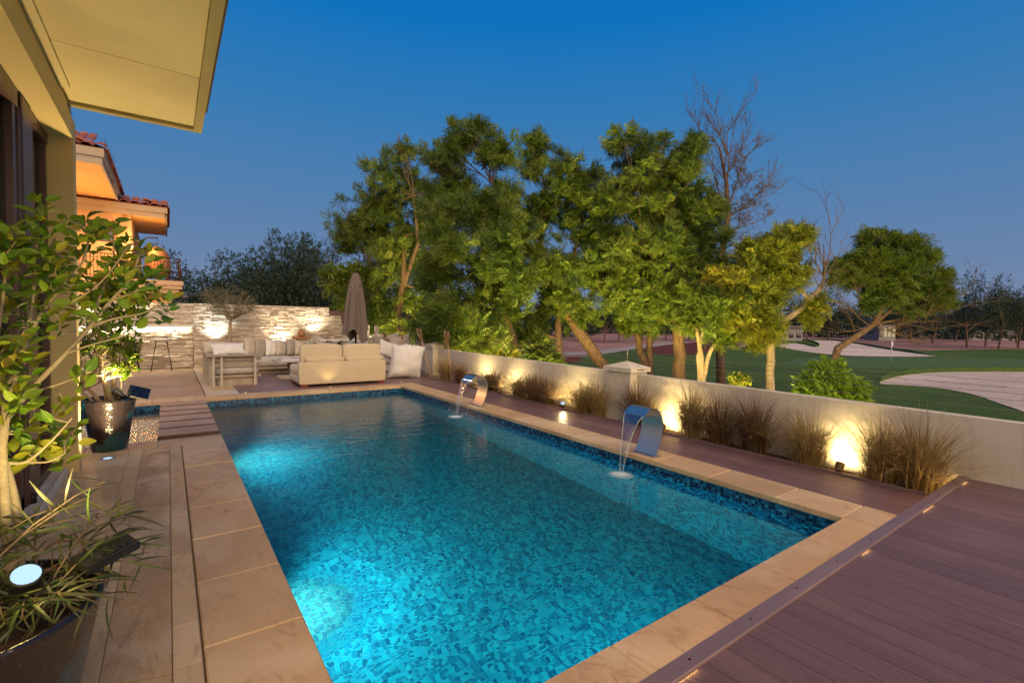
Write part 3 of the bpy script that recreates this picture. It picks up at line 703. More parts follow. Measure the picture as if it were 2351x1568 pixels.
# ------------------------------------------------------------------ the villa on the left
HX = -.635
h = E('villa', 'cream rendered villa at the left with an overhanging flat soffit and brown sliding doors', 'house', (-1.2, 2.5, -.3))
mb = MB(); mb.box(-1.30, HX, 5.48, 5.617, -.3, 2.822, 0); P('corner_pier', mb, M['house'], h)
mb = MB(); mb.sweep([(-.17, 2.822), (0, 2.822), (0, 2.985), (-.012, 3.0), (-.17, 3.0)], (HX, 1.0, 0), (HX, 5.62, 0), (1,0,0), (0,0,1)); P('lintel', mb, M['house'], h)
mb = MB(); mb.box(-2.4, HX - .172, 1.0, 5.62, 2.83, 3.10); mb.box(HX - .17, HX - .022, 1.0, 5.60, 3.002, 3.13); P('upper_wall', mb, M['house'], h)
mb = MB(); mb.box(-2.4, .205, 1.0, 4.288, 3.105, 3.14); mb.box(-2.4, .205, 4.293, 5.39, 3.105, 3.14); mb.box(-2.4, .205, 4.288, 4.293, 3.112, 3.14)
so_ = P('soffit', mb, M['soffit'], h)
mb = MB(); mb.box(HX - .02, HX + .04, 1.0, 5.04, 3.078, 3.103); P('cover_strip', mb, M['soffit'], so_)
mb = MB(); mb.box(.207, .272, 1.0, 5.46, 3.075, 3.27, 0); mb.box(-.66, .205, 5.392, 5.46, 3.075, 3.27); P('edge_trim', mb, M['trim'], h)
mb = MB(); mb.box(.274, .292, 1.0, 5.02, 3.12, 3.30); mb.box(-2.4, .272, 1.0, 5.45, 3.27, 3.33); P('roof_edge', mb, M['roofdark'], h)
mb = MB(); mb.box(-2.45, -2.4, 1.0, 5.6, -.3, 3.3); mb.box(-2.4, -.86, 5.50, 5.61, -.3, 3.1); mb.box(-2.4, -.86, .9, 1.0, -.3, 3.2); mb.box(-2.4, -.86, 1.0, 5.5, -.3, .0); P('room_shell', mb, M['soffit'], h)
# sliding doors
d = P('sliding_door', (lambda m: (m.box(-.87, -.79, 4.90, 5.48, 2.735, 2.82), m.box(-.86, -.80, 5.405, 5.478, .035, 2.735), m.box(-.87, -.80, 4.88, 5.40, .035, .11), m)[-1])(MB()), M['brownframe'], h)
mb = MB(); mb.box(-.835, -.829, 4.89, 5.40, .10, 2.74); P('pane', mb, M['pane'], d)
d2 = P('sliding_door', (lambda m: (m.box(-.87, -.79, 1.05, 4.56, 2.70, 2.82), m.box(-.87, -.80, 4.42, 4.50, .035, 2.735), m.box(-.87, -.80, 1.05, 4.5, .035, .12), m.box(-.82, -.79, 4.515, 4.56, .035, 2.82), m)[-1])(MB()), M['brownframe'], h)
mb = MB(); mb.box(-.845, -.839, 1.05, 4.42, .11, 2.72); P('pane', mb, M['pane'], d2)
mb = MB(); pr = [(0,0), (.07,0), (.075,.02), (.075,.30), (.07,.32), (0,.32), (0,.26), (-.006,.25), (-.006,.22), (0,.21), (0,.15), (-.006,.14), (-.006,.10), (0,.09)]
mb.sweep(pr, (-.855, 4.56, .035), (-.855, 4.56, 2.80), (1,0,0), (0,1,0)); P('shutter_post', mb, M['brownframe'], h)
mb = MB(); mb.tube([(-.775, 4.60, .035), (-.775, 4.60, .10)], [.02, .017], 8); P('floor_stop', mb, M['darkmetal'], h)
mb = MB(); n = 150
vs = []; 
for i in range(n):
    y = 1.05 + 4.35 * i / (n - 1); x = -1.02 + .03 * math.sin(i * 1.1) + .008 * math.sin(i * 2.9)
    vs += [(x, y, .02), (x, y, 2.80)]
mb.add(vs, [(2*i, 2*i+2, 2*i+3, 2*i+1) for i in range(n - 1)], 0, True); P('curtain', mb, M['curtain'], h)

# ------------------------------------------------------------------ the neighbour's house
nh = E('neighbour_house', 'neighbouring orange-lit house with terracotta tiled eaves and a railed balcony', 'house', (-3, 20, -2))
def roof_tiles(x0, x1, y0, y1, z0, slope, name, parent, axis='x', spikes=True):
    """rows of barrel tiles; ridge tiles run up the slope. axis x: eave along x, tiles climb towards +y"""
    pitch = .24; proto = []
    for v in range(3):
        m = MB(); n = 7; r0, r1, ln = .120, .108, .40; vs = []
        for (t, r) in ((0, r0), (1, r1)):
            for rr in (r, r - .014):
                for k in range(n):
                    a = math.pi * k / (n - 1); vs.append((rr * math.cos(a), t * ln, rr * math.sin(a) * .55 + t * .0))
        fs = [(k, k+1, 2*n+k+1, 2*n+k) for k in range(n-1)] + [(n+k+1, n+k, 3*n+k, 3*n+k+1) for k in range(n-1)] + [(k+1, k, n+k, n+k+1) for k in range(n-1)]
        m.add(vs, fs, 0, False); me = bpy.data.meshes.new('roof_tile'); me.from_pydata(m.v, [], m.f); me.materials.append(M['clay']); proto.append(me)
    th = math.atan(slope); L = (y1 - y0) if axis == 'x' else (x1 - x0); W = (x1 - x0) if axis == 'x' else (y1 - y0)
    rows = int(L / math.cos(th) / .33) + 1; cols = int(W / pitch); k = 0
    for r in range(rows):
        for c in range(cols):
            s = r * .33; u = (c + .5) * W / cols
            if axis == 'x': loc = (x0 + u, y0 + s * math.cos(th), z0 + s * math.sin(th) + .01 + r * .002); rot = (th, 0, U(-.02, .02))
            else: loc = (x1 - s * math.cos(th), y0 + u, z0 + s * math.sin(th) + .01 + r * .002); rot = (th, 0, math.pi / 2 + U(-.02, .02))
            o = inst(proto[k % 3], parent, loc, 'roof_tile', rot); k += 1
            if r > 2 and False: break
            bpy.data.objects
def nbox(name, mat, *bs, parent=None):
    m = MB()
    for b in bs: m.box(*b)
    return P(name, m, mat, parent or nh)
# front wing: flat eaves seen from below
nbox('eave_soffit', M['nsoffit'], (-4.6, -1.33, 15.56, 21.0, 5.05, 5.09))
nbox('fascia', M['nfascia'], (-4.6, -1.272, 15.50, 15.555, 5.02, 5.19), (-4.6, -1.235, 15.46, 15.52, 5.192, 5.39), (-1.325, -1.27, 15.557, 21.1, 5.02, 5.19), (-1.28, -1.235, 15.522, 21.1, 5.192, 5.39))
rf = nbox('roof', M['clay'], (-4.6, -1.24, 15.5, 21.1, 5.392, 5.41))
roof_tiles(-4.6, -1.2, 15.44, 15.8, 5.41, .35, 'roof_tile', rf, 'x')
roof_tiles(-1.5, -1.18, 15.7, 21.1, 5.41, .35, 'roof_tile', rf, 'y')
m = MB(); m.add([(-4.6,15.46,5.41),(-1.2,15.46,5.41),(-1.2,21.1,5.41),(-4.6,21.1,5.41),(-4.6,18,6.0),(-2.9,17.4,6.02),(-2.9,19.5,6.02)], [(0,1,5,4),(1,2,6,5),(2,3,4,6),(4,5,6)]); P('roof_slope', m, M['clay'], rf)
m = MB()
for i in range(44):
    y = 15.5 + i * .125; x = -1.2 + U(-.02,.02)
    m.tube([(x, y, 5.48), (x + U(-.05,.08), y + U(-.04,.04), 5.64)], .0022, 3)
for i in range(14):
    x = -1.75 + i * .04; m.tube([(x, 15.5, 5.50), (x + U(-.03,.03), 15.46, 5.66)], .0022, 3)
P('bird_spikes', m, M['darkmetal'], rf, 'stuff')
# small higher roof
nbox('upper_gable', M['nfascia'], (-6.4, -2.12, 22.0, 25, 6.6, 7.2))
r2 = nbox('roof', M['clay'], (-6.5, -2.02, 21.9, 25, 7.2, 7.24)); roof_tiles(-3.0, -2.0, 21.85, 22.9, 7.24, .45, 'roof_tile', r2, 'x'); 
# middle wing with wall, window and overhanging eave
nbox('wall', M['nwall'], (-7, -2.05, 20.2, 27, -2, 4.64), (-1.36, -.95, 20.2, 27, -2, 4.64), (-2.05, -1.36, 20.2, 27, -2, 3.70), (-2.05, -1.36, 20.2, 27, 4.37, 4.64))
nbox('eave_soffit', M['nsoffit'], (-7, -.06, 20.06, 24.4, 4.645, 4.68))
nbox('fascia', M['nfascia'], (-7, -.055, 20.0, 20.055, 4.62, 4.785), (-7, .012, 19.95, 20.02, 4.787, 4.965), (-.055, .0, 20.06, 24.5, 4.62, 4.785), (-.04, .012, 20.022, 24.5, 4.787, 4.965))
r3 = nbox('roof', M['clay'], (-7, .012, 19.96, 24.5, 4.967, 4.985)); roof_tiles(-2.3, .06, 19.9, 20.9, 4.985, .30, 'roof_tile', r3, 'x'); roof_tiles(-.3, .07, 20.1, 24.5, 4.985, .3, 'roof_tile', r3, 'y')
m = MB(); m.add([(-7,19.95,4.985),(.02,19.95,4.985),(.02,24.5,4.985),(-7,24.5,4.985),(-7,22.3,5.6),(-2.2,22.3,5.6)], [(0,1,5,4),(1,2,5),(2,3,4,5)]); P('roof_slope', m, M['clay'], r3)
wdw = nbox('window', M['brownframe'], (-2.05, -2.0, 20.25, 20.33, 3.70, 4.37), (-1.41, -1.36, 20.25, 20.33, 3.70, 4.37), (-2.0, -1.41, 20.25, 20.33, 4.31, 4.37), (-2.0, -1.41, 20.25, 20.33, 3.70, 3.75), (-1.72, -1.69, 20.26, 20.32, 3.75, 4.31), (-2.0, -1.41, 20.27, 20.31, 4.14, 4.17))
nbox('pane', M['glassdark'], (-2.0, -1.41, 20.34, 20.36, 3.72, 4.33), parent=wdw)
m = MB(); m.obox((-1.36, 19.95, 4.02), (.03, .26, 0), (.012, 0, 0), (0, 0, .30)); P('open_casement', m, M['brownframe'], wdw)
nbox('balcony', M['nfascia'], (-4, .435, 19.9, 23.2, 2.40, 2.545), (-4, .40, 19.95, 23.15, 2.27, 2.397), (-4, .31, 20.05, 23.05, 2.12, 2.267))
nbox('side_wall', M['nsoffit'], (-4, .10, 20.6, 23.0, -2, 2.118))
m = MB()
m.tube([(-3.5, 20.0, 3.31), (.33, 20.0, 3.31)], .016, 6); m.tube([(-3.5, 20.0, 2.62), (.33, 20.0, 2.62)], .01, 5); m.tube([(-3.5, 20.0, 3.17), (.33, 20.0, 3.17)], .008, 5)
x = -3.5
while x < .32:
    m.tube([(x, 20.0, 2.545), (x, 20.0, 3.31)], .008, 5); x += .085
m.tube([(.33, 20.0, 3.31), (.33, 23.0, 3.31)], .016, 6); m.tube([(.33, 20.0, 2.545), (.33, 20.0, 3.33)], .018, 6)
y = 20.1
while y < 23:
    m.tube([(.33, y, 3.31), (.335, y, 3.12), (.39, y, 2.9), (.40, y, 2.75), (.34, y, 2.62), (.33, y, 2.545)], .009, 5); y += .16
P('balcony_railing', m, M['rail'], nh)
lampb = nbox('wall_lamp', M['darkmetal'], (-1.01, -.93, 20.1, 20.2, 3.66, 3.72))
m = MB(); m.lathe([(.035,-.06),(.055,-.02),(.05,.03),(.02,.05)], (-.97, 20.10, 3.62), 12); P('lamp_bulb', m, M['lamp_orange'], lampb)
for p_, w_ in (((-.97, 19.75, 3.60), 60), ((-2.6, 17.8, 2.6), 420), ((-.5, 20.6, 3.6), 26)):  # only the first has a lamp; other two added to light the house
    l = bpy.data.lights.new('neighbour_lamp_or_added_light', 'POINT'); l.energy = w_; l.color = (1, .50, .16); l.shadow_soft_size = .12
    o = bpy.data.objects.new('neighbour_lamp_or_added_light', l); COL.objects.link(o); o.location = p_
# hanging chair and table on the balcony
hc = E('hanging_egg_chair', 'rattan egg chair hanging from a curved arm on the balcony', 'chair', (-.27, 21.0, 2.55))
m = MB(); m.tube([(-.85, 21.0, 2.6), (-.95, 21.0, 3.4), (-.85, 21.0, 3.85), (-.55, 21.0, 4.06), (-.27, 21.0, 4.08)], .022, 7); m.tube([(-.80, 21, 3.55), (-.55, 21.0, 3.82), (-.27, 21, 3.88)], .018, 6); m.box(-1.2, -.3, 20.8, 21.2, 2.545, 2.58); P('stand', m, M['rail'], hc)
m = MB(); m.tube([(-.27, 21, 4.08), (-.27, 21, 3.76)], .008, 5); P('chain', m, M['rail'], hc)
m = MB(); m.lathe([(.0, 0), (.16,.02), (.30,.15), (.37,.40), (.36,.65), (.28,.92), (.15,1.08), (.0,1.12)], (-.27, 21, 2.66), 20, sy=.9); P('basket', m, M['rattan'], hc)
bt = E('balcony_table', 'small round dark table beside the egg chair on the balcony', 'table', (.0, 20.6, 2.55)); m = MB(); m.lathe([(.17,0),(.18,.01),(.18,.03)], (.0, 20.6, 2.90), 16); P('table_top', m, M['rail'], bt)
m = MB(); m.lathe([(.12,0),(.10,.02),(.06,.15),(.10,.34)], (.0, 20.6, 2.55), 12); P('base', m, M['rail'], bt)

# ------------------------------------------------------------------ golf course below the wall
GZ = -2.0
def gmat(name, a, b, c, sc, bump=.3):
    t = NT(name); p = t.pos(); n1 = t.noise(p, sc, 5, .6, .5); n2 = t.noise(p, sc * .12, 3, .5); n3 = t.noise(p, 22, 3, .7); n5 = t.noise(t.pos((.25, 1, 1)), 1.8, 4, .65, 1.5)
    col = t.ramp(n1, [(.3, a), (.7, b)]); col = t.mix(t.ramp(n2, [(.42,(0,0,0)),(.6,(.8,.8,.8))]), col, c); col = t.mix(t.ramp(n5, [(.45,(0,0,0)),(.68,(.7,.7,.7))]), col, tuple(x * .62 for x in a))
    t.pbr(col, .95, 0, t.bump(t.math('ADD', n3, n1), bump, .05), .1); return t.mat
M['sandy'] = gmat('reddish_ground', (.24,.125,.11), (.30,.165,.145), (.36,.22,.19), .5, .6)
M['turf'] = gmat('fairway_turf', (.055,.105,.022), (.085,.135,.028), (.045,.080,.022), 1.1)
M['green'] = gmat('putting_green_turf', (.070,.125,.045), (.078,.14,.052), (.065,.12,.045), .3, .05)
M['bunker'] = gmat('bunker_sand', (.62,.52,.43), (.72,.61,.52), (.50,.40,.33), .9, 1.0)
M['path'] = gmat('cart_path', (.30,.27,.25), (.34,.31,.29), (.32,.28,.26), .4, .1)
M['mulch'] = gmat('red_mulch', (.10,.030,.025), (.14,.045,.035), (.12,.04,.03), 1.2, .6)
mb = MB(); mb.add([(-600,-60,GZ),(900,-60,GZ),(900,1400,GZ),(-600,1400,GZ)], [(0,1,2,3)]); P('ground', mb, M['sandy'], kind='structure')
gf = lambda x, y: ((2900 + x / 1.9596) / 1.6333, (800 + y / 1.9596) / 1.6333)
def smooth(pts, n=4):
    out = []; k = len(pts)
    for i in range(k):
        p0, p1, p2, p3 = (np.array(pts[(i + j) % k], float) for j in (-1, 0, 1, 2))
        for s in range(n):
            t = s / n; out.append(tuple(.5 * ((2*p1) + (-p0+p2)*t + (2*p0-5*p1+4*p2-p3)*t*t + (-p0+3*p1-3*p2+p3)*t**3)))
    return out
def sheet(name, px, dz, mat, f=None, sm=4, kind='structure'):
    pts = [atz(*(f(*p) if f else p), GZ) for p in (smooth(px, sm) if sm > 1 else px)]
    mb = MB(); mb.add([(p.x, p.y, GZ + dz) for p in pts], [tuple(range(len(pts)))])
    o = P(name, mb, mat, kind=kind); return pts
far = [(1280,822),(1347,818),(1391,811),(1459,801),(1540,812),(1600,812),(1653,806),(1720,795),(1785,783),(1853,779),(1900,783),(1950,787),(2025,797),(2119,805),(2240,803),(2351,802),(2600,806)]
pts = [atz(x, y, GZ) for x, y in far]
mb = MB(); vs = [(p.x, p.y, GZ + .02) for p in pts] + [(60, -50, GZ + .02), (5.6, -50, GZ + .02), (5.6, 9, GZ + .02)]
mb.add(vs, [tuple(range(len(vs)))]); P('fairway', mb, M['turf'], kind='structure')
sheet('putting_green', [(60,1105),(200,1066),(450,1058),(800,1062),(1200,1062),(1842,1078),(2300,1092),(2300,1150),(1842,1138),(1200,1146),(850,1148),(500,1135),(200,1125)], .035, M['green'], gf)
def bunker(px, name='sand_bunker'):
    top = sheet(name, px, .05, M['bunker'], gf)
    return top
b1 = bunker([(30,968),(180,958),(310,984),(338,972),(300,950),(255,937),(420,934),(600,958),(850,1003),(1040,1030),(1190,1053),(900,1055),(550,1050),(330,1030),(130,1000)])
b2 = bunker([(780,1255),(860,1215),(1000,1188),(1200,1172),(1500,1166),(1842,1168),(2300,1185),(2300,1640),(1842,1465),(1650,1400),(1500,1345),(1350,1312),(1200,1288),(950,1268)])
def lip(pts, i0, i1, hgt, name='bunker_lip'):
    mb = MB(); vs = []; q = pts[i0:i1]
    for k, p in enumerate(q):
        e = min(1, k / 3, (len(q) - 1 - k) / 3); dirv = Vector((p.x, p.y, 0)).normalized(); j = U(.85, 1.15)
        a = p - dirv * .12 * e; b = p + dirv * hgt * 1.2; c = p + dirv * hgt * 6
        vs += [(a.x, a.y, GZ + .05), (a.x, a.y, GZ + .05 + hgt * e * j), (b.x, b.y, GZ + .05 + hgt * e * 1.1 * j), (c.x, c.y, GZ + .03)]
    fs = [(4*i+k, 4*i+4+k, 4*i+5+k, 4*i+1+k) for i in range(len(q) - 1) for k in range(3)]
    mb.add(vs, fs, 0, True); P(name, mb, M['turf'], kind='structure')
lip(b1, 0, 40, .28); lip(b2, 0, 30, .30)
trp = lambda x, y: ((2100 + x / 1.4255) / 1.6333, (400 + y / 1.4255) / 1.6333)
sheet('cart_path', [(-260,1345),(0,1330),(200,1326),(340,1306),(480,1284),(620,1270),(700,1262),(640,1258),(520,1264),(380,1282),(240,1298),(100,1312),(-260,1322)], .03, M['path'], trp)
sheet('mulch_bed', [(440,1300),(520,1284),(640,1268),(800,1258),(920,1262),(960,1282),(880,1300),(700,1326),(560,1330)], .045, M['mulch'], trp)
sheet('mulch_bed', [(-60,1352),(20,1340),(120,1345),(90,1366),(0,1372)], .045, M['mulch'], trp)
# flag
fl = atz(2045, 833, GZ); t = E('golf_flag', 'white golf flagstick with a small pale flag on the putting green', 'flag', (fl.x, fl.y, GZ))
mb = MB(); mb.tube([(fl.x, fl.y, GZ), (fl.x, fl.y, GZ + 2.25)], .03, 6); P('pole', mb, M['whitemetal'], t)
mb = MB(); vs = []
for i in range(6):
    for j in range(2): vs.append((fl.x + .05 + .05 * i, fl.y + .06 * math.sin(i * 1.2), GZ + 2.2 - j * .42 - i * .04))
mb.add(vs, [(2*i, 2*i+1, 2*i+3, 2*i+2) for i in range(5)], 0, True); P('flag', mb, M['whitef'], t)
# distant buildings
def building(name, label, px0, px1, pyt, pyb, dep, floors, cols, mat, z0=GZ, lit=(), roof=False):
    a = at(px0, pyb, dep); b = at(px1, pyb, dep); zt = at(px0, pyt, dep).z
    u = (Vector((b.x, b.y, 0)) - Vector((a.x, a.y, 0))); w = u.length; u.normalize(); n = Vector((-u.y, u.x, 0))
    t = E(name, label, 'building', (a.x, a.y, z0)); D = max(6, w * .6)
    m = MB(); c = Vector((a.x, a.y, (z0 + zt) / 2)) + u * w / 2 + n * D / 2; m.obox(c, u * w / 2, n * D / 2, (0, 0, (zt - z0) / 2)); P('wall', m, mat, t)
    if roof: m = MB(); m.obox(c + Vector((0, 0, (zt - z0) / 2 + .25)), u * (w / 2 + .5), n * (D / 2 + .5), (0, 0, .25)); P('roof', m, M['farroof'], t)
    H = zt - z0; fh = H / floors; cw = w / cols
    for i in range(floors):
        for j in range(cols):
            cc = Vector((a.x, a.y, z0 + fh * (i + .55))) + u * cw * (j + .5) - n * .05
            m = MB(); m.obox(cc, u * cw * .30, n * .08, (0, 0, fh * .30)); P('window', m, M['win_lit'] if (i, j) in lit else M['glassdark'], t)
    return t
building('apartment_block', 'pale mid-rise apartment block far away, seen through a gap between the trees', 1398, 1452, 668, 742, 260, 6, 6, M['farwall'], lit=((3,4),(2,2)))
building('apartment_block', 'lower pale wing of flats far away, right of the apartment block', 1436, 1462, 712, 745, 250, 2, 4, M['farwall'], lit=((0,1),))
building('pavilion', 'small dark-roofed pavilion across the course behind the leaning tree', 1790, 1842, 752, 776, 118, 1, 3, M['farwall'], lit=((0,0),), roof=True)
building('white_house', 'lit white house far behind the spreading tree with bare lower branches', 2018, 2056, 746, 768, 135, 1, 4, M['farwall'], lit=((0,2),(0,3),(0,1)), roof=False)
building('low_building', 'long low pale building at the far right behind the distant trees', 2225, 2330, 757, 772, 165, 1, 8, M['farwall'])
building('villa_roof', 'distant grey-roofed villa just above the feature wall below the balcony', 396, 432, 684, 700, 70, 1, 2, M['farwall'], roof=True)
# ------------------------------------------------------------------ foliage
def frond_template(pairs=5, lw=.058, ll=.36, droop=.30):
    V = []; F = []
    for i in range(pairs):
        t = (i + 1) / (pairs + 1); x = t; z = -droop * t * t; l = ll * math.sin(math.pi * (.18 + .74 * t)) + .04
        for s in (-1, 1):
            n = len(V); dx = .42 * l; dy = s * l; dz = -.25 * l
            V += [(x, 0, z), (x + dx*.45 - lw, dy*.5, z + dz*.3), (x + dx, dy, z + dz), (x + dx*.45 + lw, dy*.5, z + dz*.3)]; F.append((n, n+1, n+2, n+3) if s < 0 else (n, n+3, n+2, n+1))
    n = len(V); V += [(.9, 0, -droop*.81), (1.0, -.03, -droop), (1.2, 0, -droop*1.3), (1.0, .03, -droop)]; F.append((n, n+1, n+2, n+3))
    n = len(V); V += [(0,-.006,0),(0,.006,0),(1,.004,-droop),(1,-.004,-droop)]; F.append((n, n+1, n+2, n+3))
    return np.array(V, float), np.array(F)
FR = frond_template(); FRs = frond_template(5, .06, .32, .3)
def leafspray_template(n=9, w=.16, l=.45):
    V = []; F = []; r = random.Random(3)
    for i in range(n):
        a = r.uniform(0, 6.28); t = i / n; c = (t * .8, 0, 0); d = np.array([r.uniform(.1, 1), math.cos(a), math.sin(a)]); d /= np.linalg.norm(d)
        s = np.cross(d, [r.random(), r.random(), r.random()]); s /= np.linalg.norm(s); c = np.array(c); k = len(V)
        V += [c, c + d*l*.5 + s*w*.5, c + d*l, c + d*l*.5 - s*w*.5]; F.append((k, k+1, k+2, k+3))
    return np.array(V, float), np.array(F)
LS = leafspray_template()
def crown_points(blobs, n, bias=.5):
    """points in a union of ellipsoids (centre, radius), most of them near the outer shell"""
    w = np.array([b[1] ** 2 + .02 for b in blobs]); w = w / w.sum(); idx = RN.choice(len(blobs), n, p=w)
    d = RN.normal(size=(n, 3)); d /= np.linalg.norm(d, axis=1, keepdims=True)
    r = RN.random(n) ** bias
    C = np.array([list(b[0]) for b in blobs])[idx]; R = np.array([b[1] for b in blobs])[idx]
    return C + d * (r * R)[:, None] * np.array([1, 1, .9]), d, idx
def px_blobs(lst, dep, squash=1.0):
    out = []
    for x, y, r, *k in lst:
        dd = dep + (k[0] if k else 0); out.append((at(x, y, dd), r * dd / 1098.43))
    return out
def limb(mb, a, b, r0, r1, wig=.12, n=6, seg=6):
    a, b = Vector(a), Vector(b); L = (b - a).length; pts = []; off = Vector((U(-1,1), U(-1,1), U(-.3,.6))) * L * wig
    for i in range(seg + 1):
        t = i / seg; p = a.lerp(b, t) + off * math.sin(math.pi * t) + Vector((U(-1,1), U(-1,1), U(-1,1))) * L * .015; pts.append(p)
    pts[0], pts[-1] = a, b
    mb.tube(pts, [r0 + (r1 - r0) * i / seg for i in range(seg + 1)], n, caps=False); return pts
def tree(name, label, blobs, trunks, dep, n_tips, group='trees beyond the garden wall', leaf='leaf_tree', bark='bark', fr=None, flen=.38, per=7, bias=.45, up=.5, twigs=True, cat='tree', bare=0, limbs=True):
    n_tips = int(n_tips * 1.55); per = 8; flen *= .74
    """blobs and trunk paths are given as (photo x, photo y, ...) at 'dep' metres and become a real crown of that depth"""
    B = px_blobs(blobs, dep) if len(blobs[0]) and not isinstance(blobs[0][0], Vector) else blobs
    fr = fr or FR
    t0 = trunks[0][0]; base = at(t0[0], t0[1], dep + (t0[3] if len(t0) > 3 else 0)); gz = GZ
    t = E(name, label, cat, (base.x, base.y, gz), group)
    mb = MB(); ends = []
    for path in trunks:
        pts = []; rs = []
        for i, q in enumerate(path):
            p = at(q[0], q[1], dep + (q[3] if len(q) > 3 else 0)); pts.append(p); rs.append(q[2] * dep / 1098.43 / 2)
        if path is trunks[0] or path[0][1] > 820:
            g0 = Vector((pts[0].x, pts[0].y, gz - .1))
            if len(pts) > 1:
                dd = pts[0] - pts[1]; k = (pts[0].z - gz) / max(.3, abs(dd.z)) if dd.z < 0 else 0; k = min(k, 1.2)
                g0 = Vector((pts[0].x + dd.x * k * .5, pts[0].y + dd.y * k * .5, gz - .1))
            pts.insert(0, g0); rs.insert(0, rs[0] * 1.35)
        fine = []; fr_ = []
        for i in range(len(pts) - 1):
            for s in range(4):
                u = s / 4; q = pts[i].lerp(pts[i+1], u) + Vector((U(-1,1), U(-1,1), 0)) * rs[i] * .16; fine.append(q); fr_.append((rs[i] + (rs[i+1] - rs[i]) * u) * U(.93, 1.07))
        fine.append(pts[-1]); fr_.append(rs[-1]); mb.tube(fine, fr_, 9, caps=False); ends += [(p, r) for p, r in zip(pts[1:], rs[1:])]
    if limbs:
        for c, R in B:
            e, r = min(ends, key=lambda q: (q[0] - c).length - q[1]); r = min(r * .6, .06)
            pts = limb(mb, e, c + Vector((0, 0, R * .1)), max(r, .018), .012, .10, 6)
            for _ in range(4):
                d = Vector((U(-1,1), U(-1,1), U(-.3,1))).normalized(); limb(mb, pts[random.randint(2, 5)], c + d * R * .8, .012, .005, .12, 4, 4)
    P('trunk', mb, M[bark], t)
    if n_tips:
        SB = []
        for c, R in B:
            for _ in range(10 if R > .3 else 2):
                dd = Vector((random.gauss(0,1), random.gauss(0,1), random.gauss(0,1))).normalized(); rr = R * U(.26, .56)
                SB.append((c + dd * (R - rr * .55) * U(.45, 1.12), rr))
        pos, d, _ = crown_points(SB, n_tips, bias)
        upv = np.array([0, 0, 1.])
        V = []; F = []; k = per
        P0 = np.repeat(pos, k, axis=0); D0 = np.repeat(d * .9 + upv * up * (.3 + 1.2 * (RN.random((len(d), 1)) > .4)) + RN.normal(size=d.shape) * .3, k, axis=0)
        dirs = D0 + RN.normal(size=D0.shape) * .85
        S = flen * (.65 + .6 * RN.random(len(P0))) 
        R = basis(dirs, upv[None] * .5 + np.array([[-.3, -.5, 0]]) + RN.normal(size=D0.shape) * .7)
        P0 = P0 + RN.normal(size=P0.shape) * flen * .12
        V, F = scatter(fr[0], fr[1], P0, R, S)
        mats = M[leaf]
        npmesh('crown', V, F, mats, t, kind=None)
    return t

D1 = 16.6
tree('neem_tree', 'wide dark tree at the left end of the row, behind the closed parasol',
     [(915,312,14),(925,335,16),(900,480,60,.4),(850,520,50,.8),(975,540,70,1),(905,560,70,.6),(782,470,16),(772,500,12),(860,390,14),(830,520,68),(800,640,52),(880,420,62),(930,350,42),(945,470,80,1),(870,610,80),(965,590,84,1),(900,700,60,.5),(790,560,40),(820,700,52,-.5),(860,760,42),(925,760,40),(1000,450,62,1),(985,680,60,1)],
     [[(905,880,24),(908,760,18),(925,650,14),(930,540,10)],[(908,780,12),(870,690,9),(850,600,6)],[(925,660,11),(960,560,8),(950,450,5)]], D1, 680, flen=.42)
tree('neem_tree', 'tallest dense tree in the middle of the row with feathery shoots along its top',
     [(1075,300,16),(1035,328,14),(1120,308,14),(1152,330,12),(1100,290,8),(1035,375,62),(1080,322,38),(1130,350,48),(1050,480,92),(1095,600,112),(1010,625,72),(1060,735,82,-.6),(1150,500,88),(1165,690,76),(990,745,55),(1115,790,46,-.6),(1140,600,70,-1),(1030,560,60,-1.2),(1215,600,60)],
     [[(1183,860,22),(1178,780,18),(1150,680,15),(1110,560,10)],[(1168,855,16),(1172,770,13),(1120,650,9)],[(1150,690,10),(1170,560,8),(1130,420,5)]], 12.8, 830, flen=.38)
tree('neem_tree', 'loose-crowned tree whose dark trunk leans left over a thin straight trunk',
     [(1237,316,15),(1280,350,12),(1330,370,12),(1225,365,50),(1280,440,78),(1240,520,86),(1330,505,74),(1300,620,88),(1375,560,52),(1235,330,26),(1345,425,52),(1375,650,50),(1265,705,62),(1325,725,44),(1215,755,40),(1345,640,60,1)],
     [[(1388,845,26),(1340,775,26),(1285,700,24),(1245,620,19),(1205,560,13)],[(1284,850,18),(1283,780,15),(1280,700,12),(1300,600,8)],[(1262,650,13),(1310,600,9),(1340,520,6)],[(1255,640,10),(1240,540,8),(1250,430,5)]], 13.6, 640, flen=.36)
tree('neem_tree', 'big round-topped tree with a stout forked trunk right of the middle',
     [(1448,303,13),(1475,316,13),(1530,318,10),(1585,325,12),(1418,328,12),(1610,335,10),(1430,335,38),(1495,385,76),(1565,370,56),(1450,465,88),(1550,480,88),(1625,470,52),(1425,580,72),(1520,600,92),(1600,610,70),(1430,680,52),(1540,700,62),(1640,555,46),(1480,700,50),(1590,350,26),(1405,470,46),(1660,620,40)],
     [[(1560,870,30),(1560,800,28),(1556,745,26),(1545,700,20),(1530,600,14)],[(1558,760,22),(1600,735,17),(1650,700,11)],[(1556,740,16),(1540,660,12),(1480,560,8)]], 13.0, 900, flen=.36)
tree('neem_tree', 'slim dark tree with an S-curved trunk beside a straight one, near the capped pillar',
     [(1450,690,52),(1485,640,60),(1440,620,50),(1500,560,60),(1455,740,32)],
     [[(1492,860,18),(1470,810,17),(1462,750,15),(1468,690,11),(1480,620,8)],[(1494,860,15),(1491,800,14),(1490,730,11),(1500,650,7)]], 13.9, 260, flen=.36)
